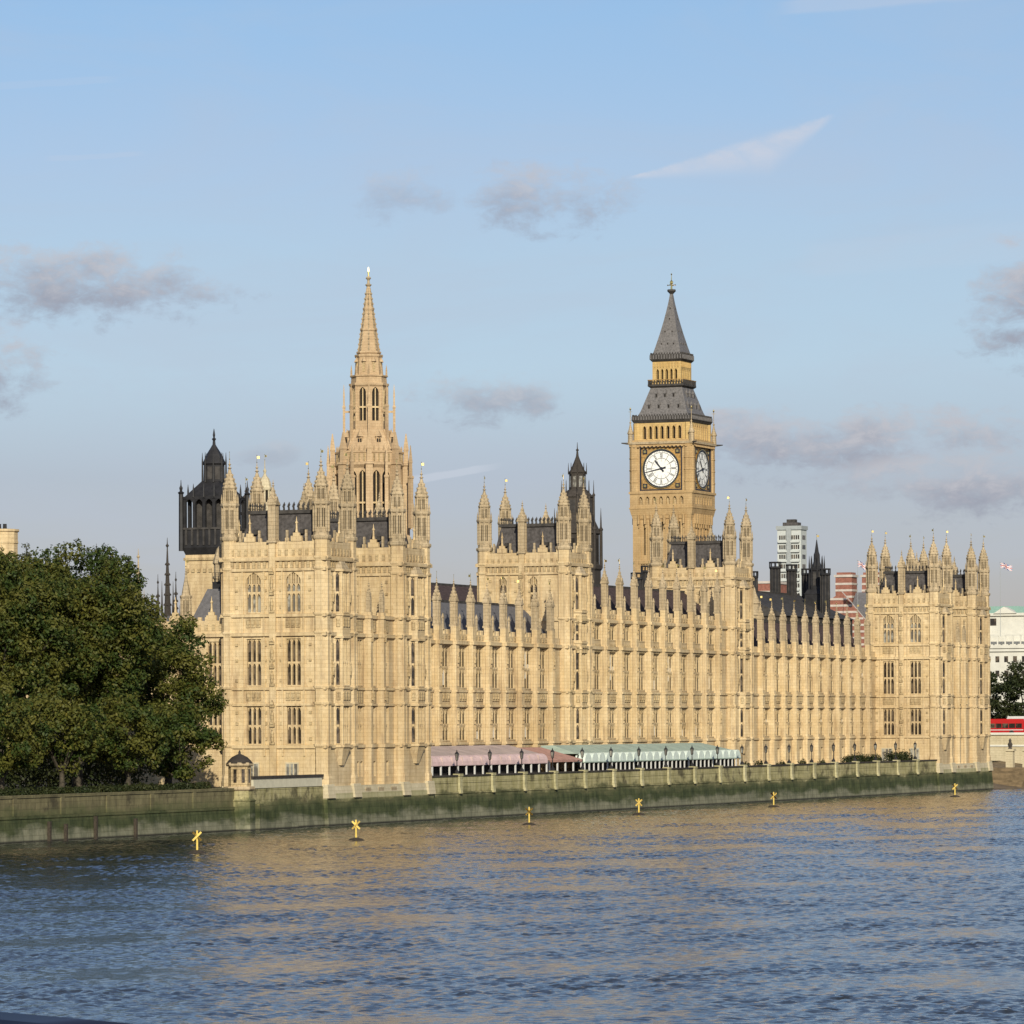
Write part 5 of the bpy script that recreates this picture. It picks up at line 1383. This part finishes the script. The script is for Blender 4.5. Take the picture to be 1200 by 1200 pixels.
# ------------------------------------------------------------------ bridge approach, steps, bus and coach
def bridge_end():
    t = thing('bridge_parapet', 'pale stone bridge abutment wall to the right of the far pavilion', 'bridge', (-196, 738, 0))
    b = MB(); b.box(-225, -120, 737, 739, -1.5, 8.6, 'pale'); part('wall', b, t)
    c = MB(); c.box(-225, -120, 736.7, 739.2, 8.6, 9.0, 'portland'); c.box(-225, -120, 736.8, 737, 6.6, 6.9, 'portland'); part('coping', c, t)
    road = MB(); road.box(-260, -120, 739.3, 760, 4.3, 8.4, 'asphalt'); struct('road', road)
    m = MB(); m.prism([(-215.5,690),(-180,690),(-180,737),(-215.5,737)], -1.5, -.9, 'mud')
    m.face([(-215.5,690,2.6),(-204,690,.1),(-180,700,-.9),(-180,737,.6),(-204,737,2.6),(-215.5,737,4.1)], 'mud'); struct('foreshore', m)
    t = thing('river_stairs', 'dark stone stairs beside the foot of the far pavilion', 'stairs', (-205, 706, 0))
    s = MB()
    for i in range(9): s.box(-215.4+i*.0, -200.5-i*.2, 697+i*1.25, 698.25+i*1.25, -1, .25+.36*i, 'mud')
    s.box(-215.4, -202.3, 708.25, 712, -1, 3.3, 'mud'); part('steps', s, t)
    for x, y, lab in ((-206.2, 710.6, 'stone gate pier with a dark urn, left of two beside the river stairs'), (-203.4, 710.8, 'stone gate pier beside the river stairs at the frame edge')):
        t = thing('gate_pier', lab, 'gate pier', (x, y, 0), 'gate piers by the river stairs')
        p = MB(); p.box(x-.6, x+.6, y-.6, y+.6, 3.2, 6.0, 'pale'); p.box(x-.8, x+.8, y-.8, y+.8, 6.0, 6.35, 'pale'); part('pier', p, t)
        p = MB(); p.lathe([(.4,6.3),(.25,6.6),(.42,7.1),(.2,7.5),(.24,7.8),(.05,8.1)], 8, 'dark_stone', x, y); part('ornament', p, t)
bridge_end()

def bus(X, Y, Z, name, label, cat, L, H, body, band, rz):
    t = thing(name, label, cat, (X, Y, Z)); t.rotation_euler = (0, 0, rz)
    def lp(n, b): return link(n, b.mesh(n), t)
    b = MB(); w2 = 1.25
    prof = [(-L/2,.35),(L/2-.15,.35),(L/2,.9),(L/2-.05,H-.5),(L/2-.35,H),(-L/2+.3,H),(-L/2,H-.35)]
    f = [(x, -w2, z) for x, z in prof]; g2 = [(x, w2, z) for x, z in prof]
    b.face(f, body); b.face(g2[::-1], body)
    for k in range(len(prof)):
        q = (k+1) % len(prof); b.face([f[k], g2[k], g2[q], f[q]], body)
    lp('body', b)
    rows = [(1.35, 2.15)] if H < 3.8 else [(1.2, 1.95), (2.75, 3.45)]
    for za, zb in rows:
        gl = MB()
        for s in (-1, 1):
            n = 7
            for k in range(n): x0 = -L/2+.5+k*(L-1.0)/n; gl.box(x0+.06, x0+(L-1.0)/n-.06, s*w2-.02, s*w2+.02, za, zb, 'glass')
        gl.box(L/2-.06, L/2+.02, -1.05, 1.05, za, zb, 'glass'); lp('window', gl)
    wm = MB()
    n = 14
    for s in (0,):
        for k in range(n):
            pass
    wm.lathe([(.3,-.14),(.48,-.14),(.48,.14),(.3,.14)], 14, 'tyre'); me = wm.mesh('wheel')
    for x in (-L/2+2.2, L/2-2.4):
        for s in (-1, 1):
            o = link('wheel', me, t, (x, s*1.12, .48)); o.rotation_euler = (PI/2, 0, 0)
    st = MB(); st.box(-L/2+.2, L/2-.3, -w2-.03, w2+.03, .95, 1.1, band); lp('trim', st)
Xb, Zb = px_pos(1170, 860, 748)
bus(Xb+.4, 748, 8.4, 'bus', 'red bus on the bridge road at the right edge', 'bus', 9.5, 2.95, 'bus_red', 'white', 0.)
Xb, Zb = px_pos(1197, 852, 752)
bus(Xb+3.2, 752, 8.4, 'coach', 'white coach behind the red bus at the right edge', 'coach', 11, 3.4, 'white', 'tyre', 0.)

# ------------------------------------------------------------------ flags
def flag(px, py, pbase, Y, label, wd, ht, drop):
    X, Z = px_pos(px, py, Y); _, Z0 = px_pos(px, pbase, Y)
    t = thing('flagpole', label, 'flag', (X, Y, Z0-6), 'union flags flying on poles')
    p = MB(); p.lathe([(.05,Z0-6),(.035,Z+.3),(.1,Z+.4),(.02,Z+.5)], 6, 'conc2', X, Y); part('pole', p, t)
    f = MB(); nx, nz = 48, 24
    def pt(i, j, o=0.):
        u, v = i/nx, j/nz
        return (X+.08+u*wd*.95, Y+.22*math.sin(u*7+v)*u+o, Z+.2-ht*(1-v)-drop*u**1.3+.12*math.sin(u*6))
    for i in range(nx):
        for j in range(nz):
            u, v = (i+.5)/nx, (j+.5)/nz; a, b_ = u*2-1, v*2-1
            c = 'blue'; d = min(abs(a-b_), abs(a+b_))
            if d < .28: c = 'flag_white'
            if d < .10: c = 'flag_red'
            if abs(a) < .17 or abs(b_) < .34: c = 'flag_white'
            if abs(a) < .10 or abs(b_) < .20: c = 'flag_red'
            f.face([pt(i,j), pt(i+1,j), pt(i+1,j+1), pt(i,j+1)], c); f.face([pt(i,j+1,.02), pt(i+1,j+1,.02), pt(i+1,j,.02), pt(i,j,.02)], c)
    part('flag', f, t)
flag(1005, 659, 700, 860, 'union flag on a pole between the brick chimney stacks', 1.9, 1.15, .7)
flag(1172, 661, 712, 900, 'union flag on a pole right of the far pavilion, above the bridge', 2.6, 1.1, .55)

# ------------------------------------------------------------------ terrace awnings and planting
def pink_awning():
    y0, y1 = 470.9, 506.5; xf, xb = -205.9, -212.6
    t = thing('awning', 'long pink canvas awning with white posts on the terrace, leftmost of three', 'awning', ((xf+xb)/2, 489, 4.2))
    r = MB(); r.prism([(xb,y0),(xf-.9,y0),(xf-.9,y1),(xb,y1)], 7.25, 8.35, 'pink_roof', [(xb,y0),(xb+1.4,y0),(xb+1.4,y1),(xb,y1)]); part('roof', r, t)
    n = 3; L = (y1-y0)/12
    v = MB()
    for k in range(12):
        a = y0+k*L
        for s in range(6):                                            # rounded front, bay by bay
            a0, a1 = s/6*PI/2, (s+1)/6*PI/2
            p = lambda q, yy: (xf-.9+.9*math.sin(q), yy, 6.25+1.05*math.cos(q)**.8 if q < PI/2-.01 else 6.25)
            v.face([p(a1,a+.03), p(a1,a+L-.03), p(a0,a+L-.03), p(a0,a+.03)], 'pink')
        v.box(xf-.9, xf+.02, a-.03, a+.03, 6.1, 7.1, 'pink_roof')
    v.box(xf-.03, xf+.03, y0, y1, 6.1, 6.26, 'pink'); part('front_canopy', v, t)
    pm = MB(); pm.box(-.09, .09, -.09, .09, 0, 2.0, 'white'); me = pm.mesh('post'); b = t.location
    for k in range(15): link('post', me, t, (xf-.1-b.x, y0+.2+k*(y1-y0-.4)/14-b.y, 0))
    w_ = MB(); w_.box(xf-1.0, xf-.95, y0, y1, 4.2, 7.2, 'void'); part('shade_sheet', w_, t)  # dark sheet added under the canvas; its colour stands in for shade
pink_awning()
def red_tent():
    y0, y1 = 507.0, 518.2; xf, xb = -205.9, -212.4
    t = thing('awning', 'faded red tent between the pink and the green awnings', 'awning', ((xf+xb)/2, 512.6, 4.2))
    r = MB(); r.prism([(xb,y0),(xf,y0),(xf,y1),(xb,y1)], 6.45, 8.0, 'red_canvas', [(xb,y0+1.6),(xb+1.5,y0+1.6),(xb+1.5,y1-1.6),(xb,y1-1.6)]); r.box(xf-.03, xf+.02, y0+.05, y1-.05, 6.2, 6.44, 'red_canvas'); part('roof', r, t)
    pm = MB(); pm.box(-.09, .09, -.09, .09, 0, 2.25, 'white'); me = pm.mesh('post'); b = t.location
    for k in range(5): link('post', me, t, (xf-.15-b.x, y0+.3+k*(y1-y0-.6)/4-b.y, 0))
    w_ = MB(); w_.box(xb, xb+.1, y0, y1, 4.2, 6.4, 'void'); part('shade_sheet', w_, t)  # dark back sheet, shade inside the tent put into its colour
red_tent()
def green_awning():
    y0, y1 = 518.8, 577.2; xf, xb = -205.9, -212.6
    t = thing('awning', 'long pale green awning with scalloped front and white posts on the terrace', 'awning', ((xf+xb)/2, 548, 4.2))
    r = MB(); r.prism([(xb,y0),(xf-1,y0),(xf-1,y1),(xb,y1)], 7.15, 8.2, 'green_canvas', [(xb,y0+2),(xb+1.6,y0+2),(xb+1.6,y1-2),(xb,y1-2)]); part('roof', r, t)
    n = 24; L = (y1-y0)/n; v = MB(); hv = 8
    for k in range(n):
        yc = y0+(k+.5)*L; rr = L*.47
        for s in range(hv):
            a0, a1 = PI*s/hv, PI*(s+1)/hv
            p = lambda a, x: (x, yc-rr*math.cos(a), 6.15+1.1*math.sin(a))
            v.face([p(a0,xf), p(a1,xf), p(a1,xf-1.4), p(a0,xf-1.4)], 'white_canvas')
            v.face([p(a0,xf), (xf,yc-rr*math.cos(a0),6.15), (xf,yc-rr*math.cos(a1),6.15), p(a1,xf)], 'white_canvas')
    v.box(xf-1.4, xf+.04, y0, y1, 6.03, 6.17, 'green_canvas'); part('front_canopy', v, t)
    pm = MB(); pm.box(-.08, .08, -.08, .08, 0, 1.85, 'white'); me = pm.mesh('post'); b = t.location
    for k in range(38): link('post', me, t, (xf-.1-b.x, y0+.2+k*(y1-y0-.4)/37-b.y, 0))
    w_ = MB(); w_.box(xf-1.0, xf-.95, y0, y1, 4.2, 7.0, 'void'); part('shade_sheet', w_, t)  # near-black sheet added behind the posts as the awning's inner shade
green_awning()

# ------------------------------------------------------------------ foliage
def leaf_cloud(rng, cents, n, size):
    """many leaf sprays (small bent quads) spread through clump volumes -> arrays"""
    V = []; 
    for (c, rad, k) in cents:
        m = int(n*k)
        d = rng.normal(size=(m, 3)); d /= np.linalg.norm(d, axis=1)[:, None]
        rr = rng.uniform(.25, 1., size=(m, 1))**.45
        p = np.array(c) + d*rr*np.array(rad)*(1+.22*np.sin(d[:, :1]*5+d[:, 1:2]*4))
        nrm = d*.7 + rng.normal(size=(m, 3))*.55 + np.array([0, 0, .35]); nrm /= np.linalg.norm(nrm, axis=1)[:, None]
        t1 = np.cross(nrm, rng.normal(size=(m, 3))); t1 /= np.linalg.norm(t1, axis=1)[:, None]; t2 = np.cross(nrm, t1)
        s = rng.uniform(.55, 1.3, size=(m, 1))*size
        q = np.stack([p-t1*s, p-t2*s*.55+nrm*s*.12, p+t1*s, p+t2*s*.55+nrm*s*.12], 1); V.append(q)
    return np.concatenate(V)
def leaf_mesh(name, q, m):
    co = q.reshape(-1, 3).astype(np.float32); n = len(q)
    me = bpy.data.meshes.new(name); me.vertices.add(len(co)); me.vertices.foreach_set('co', co.reshape(-1))
    me.loops.add(4*n); me.loops.foreach_set('vertex_index', np.arange(4*n, dtype=np.int32)); me.polygons.add(n)
    me.polygons.foreach_set('loop_start', np.arange(0, 4*n, 4, dtype=np.int32)); me.update(); me.validate(); me.materials.append(M[m]); return me
def tree(x, y, h, rx, rz, zc, label, m='leaf', seed=0, n=380, clumps=70, size=.24, group=None, name='plane_tree', z0=4.2):
    rng = np.random.default_rng(seed)
    t = thing(name, label, 'tree', (x, y, z0), group)
    cents = []
    for k in range(clumps):
        d = rng.normal(size=3); d /= np.linalg.norm(d); d[2] = d[2]*.9+.08
        f = rng.uniform(.2, 1.)**.5
        c = (d[0]*rx*f*.86, d[1]*rx*f*.86, zc-z0 + d[2]*rz*f*.88)
        r = rng.uniform(.10, .22)*rx
        cents.append((c, (r*1.15, r*1.15, r*.85), rng.uniform(.6, 1.3)*(r/(.2*rx))**2*(rx/8)**1.6))
    link('crown', leaf_mesh('crown', leaf_cloud(rng, cents, n, size), m), t)
    b = MB(); tz = zc-rz*.75-z0
    b.tube((0,0,-.2), (.1,.1,tz*.5), .55*h/24, .42*h/24, 9, 'bark'); b.tube((.1,.1,tz*.5), (0,.2,tz+1), .42*h/24, .36*h/24, 9, 'bark')
    for k in range(min(14, clumps)):
        c = cents[k][0]; mid = (c[0]*.4, c[1]*.4, tz+(c[2]-tz)*.35)
        b.tube((0,.2,tz*.8), mid, .24*h/24, .14*h/24, 6, 'bark'); b.tube(mid, c, .14*h/24, .04*h/24, 6, 'bark')
    link('trunk', b.mesh('trunk'), t)
    return t
gt = 'plane trees in the riverside garden'
tree(-213.2, 418, 20, 7.0, 8.6, 15.0, 'right garden tree with the lowest crown, leaning against the near pavilion', seed=1, clumps=150, n=420, size=.2, group=gt)
tree(-216.5, 404, 27, 9.6, 10.6, 20.3, 'middle garden tree, the tallest crown left of the lantern tower', seed=2, clumps=230, n=420, size=.2, group=gt)
tree(-219.0, 392, 26, 9.0, 10.6, 19.8, 'left garden tree at the left edge of the picture', seed=3, clumps=220, n=420, size=.2, group=gt)
for i, (y, zc, rx, rz, lab) in enumerate(((372, 10.2, 5.6, 5.4, 'low garden tree overhanging the river wall in the left corner'), (384, 10.6, 5.6, 5.2, 'low garden tree overhanging the wall, second from the left'),
        (398, 10.2, 5.4, 5.0, 'low garden tree overhanging the wall, under the tallest crown'), (410, 9.2, 4.6, 4.9, 'low garden tree overhanging the wall beside the kiosk'))):
    tree(-207.6, y, 15, rx, rz, zc, lab, seed=51+i, clumps=100, n=420, size=.2, group='low trees overhanging the garden wall')
X, Z = px_pos(38, 640, 430); tree(X, 430, 26, 2.4, 3.6, Z-2.9, 'grey leaved tree top behind the left garden tree', 'leaf_grey', seed=7, clumps=30, n=200, size=.2, group=gt)
h = MB(); h.box(-222, -207.5, 352, 412, 4.2, 4.5, 'earth')
rng = np.random.default_rng(11)
def hedge(y0, y1, x, hgt, dep, label, seed, m='leaf2', z0=4.2, n=260):
    rng = np.random.default_rng(seed); cents = []
    y = y0
    while y < y1:
        hh = hgt*rng.uniform(.85, 1.08); cents.append(((0, y-(y0+y1)/2, hh*.5), (dep*.6, .9, hh*.55), 1.)); y += .9
    o = link('hedge', leaf_mesh('hedge', leaf_cloud(rng, cents, n, .14 if hgt < 2.5 else .2), m), None, (x, (y0+y1)/2, z0))
    o['label'] = label; o['category'] = 'hedge'; o['group'] = 'clipped hedges'
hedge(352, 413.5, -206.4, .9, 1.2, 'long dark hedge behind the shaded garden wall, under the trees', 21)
hedge(340, 432, -224, 6.5, 5., 'tall dark shrubbery added for the shade behind the garden tree trunks', 27, n=420)  # dark foliage added to stand in for deep shade under the trees
hedge(624.5, 640, -206.3, 1.9, 1.4, 'long low hedge on the terrace near the far pavilion', 22)
hedge(645, 655.5, -206.3, 2.3, 1.5, 'short hedge on the terrace right beside the far pavilion', 23)
for i, (y, hh) in enumerate(((580, 1.3), (585.5, 1.6), (595, 1.3), (604, 1.5), (613, 1.3))):
    rng = np.random.default_rng(30+i); q = leaf_cloud(rng, [((0, 0, hh*.5), (.7, .9, hh*.55), 1.), ((0, .8, hh*.4), (.6, .7, hh*.45), .8)], 260, .13)
    o = link('shrub', leaf_mesh('shrub', q, 'leaf2'), None, (-206.2, y, 4.2)); o['category'] = 'shrub'; o['group'] = 'round shrubs along the terrace'
    o['label'] = 'round dark shrub behind the open terrace wall, %s from the green awning' % ['first', 'second', 'third', 'fourth', 'fifth'][i]
# trees beyond the bridge
gt2 = 'dark trees beyond the bridge'
X, Z = px_pos(1176, 775, 810); tree(X, 810, 18, 6.4, 8.0, Z-7.4, 'dark tree beyond the bridge just right of the far pavilion', 'leaf2', seed=41, n=200, clumps=60, size=.3, group=gt2)
X, Z = px_pos(1205, 768, 805); tree(X, 805, 18, 6.4, 8.2, Z-7.8, 'dark tree beyond the bridge at the right edge', 'leaf2', seed=42, n=200, clumps=60, size=.3, group=gt2)
X, Z = px_pos(1150, 800, 830); tree(X, 830, 14, 6.0, 7., Z-6., 'dark tree beyond the bridge mostly hidden by the far pavilion', 'leaf2', seed=43, n=200, clumps=40, size=.3, group=gt2)

# ------------------------------------------------------------------ yellow river markers
def marker():
    b = MB(); b.lathe([(1.0,-.4),(1.05,.0),(.7,.22),(.15,.35)], 10, 'rust'); b.tube((0,0,.3), (0,0,2.35), .11, .1, 6, 'yellow')
    c = MB()
    for s in (-1, 1):
        c.prism([(-.1,-.06),(.1,-.06),(.1,.06),(-.1,.06)], -.62, .62, 'yellow')
    return b.mesh('river_marker'), c.mesh('cross_arm')
mk, arm = marker()
MS = .84
for i, (x, y, lab) in enumerate(((-171.7, 342.1, 'yellow cross topped river marker in the shaded water, leftmost of six'), (-175.4, 383., 'yellow cross topped river marker below the near pavilion'),
                  (-182.9, 444.4, 'yellow cross topped river marker below the pink awning'), (-189.9, 495.9, 'yellow cross topped river marker below the middle of the green awning'),
                  (-189.3, 543.1, 'yellow cross topped river marker below the right low wing'), (-188.1, 619.5, 'yellow cross topped river marker below the far pavilion, rightmost of six'))):
    o = link('river_marker', mk, None, (x, y, 0), YAW); o['label'] = lab; o['category'] = 'marker'; o['group'] = 'yellow markers standing in the river'
    o.scale = (MS, MS, MS)
    for s in (-1, 1):
        a = link('cross_arm', arm, o, (0, -.14-.02*s, 1.75)); a.rotation_euler = (0, R(45)*s, 0)

# ------------------------------------------------------------------ bridge rail at the viewer's feet
def railing():
    d = Vector((-math.sin(YAW), math.cos(YAW), 0)); r = Vector((math.cos(YAW), math.sin(YAW), 0))
    t = thing('bridge_railing', 'dark navy handrail of the bridge in the bottom left corner', 'railing', (0, 0, 9.8))
    z = 11.1-.212
    p0 = d*3.28 - r*1.4; p1 = d*3.20 - r*.37; p2 = d*3.10-r*.255; p3 = d*2.8-r*.12
    b = MB(); pts = [p0, p1, p2, p3]; zz = [10.8945, 10.8938, 10.8905, 10.84]
    for k in range(3):
        a, c = pts[k].copy(), pts[k+1].copy(); a.z = zz[k]-.03; c.z = zz[k+1]-.03; b.tube(a, c, .03, .03, 14, 'navy')
    part('rail', b, t, True)
    q = MB()
    for f in (.1, .5, .95): a = p0.lerp(p1, f); q.tube((a.x, a.y, 9.8), (a.x, a.y, z-.05), .018, .018, 8, 'navy')
    part('baluster', q, t)
    g = MB(); c0 = d*-4; 
    pl = [d*3.5-r*30, d*3.5+r*30, d*-5+r*30, d*-5-r*30]
    g.prism([(p.x, p.y) for p in pl][::1] if (pl[1]-pl[0]).cross(pl[2]-pl[1]).z > 0 else [(p.x, p.y) for p in pl][::-1], 9.2, 9.8, 'asphalt'); struct('bridge_deck', g)
railing()
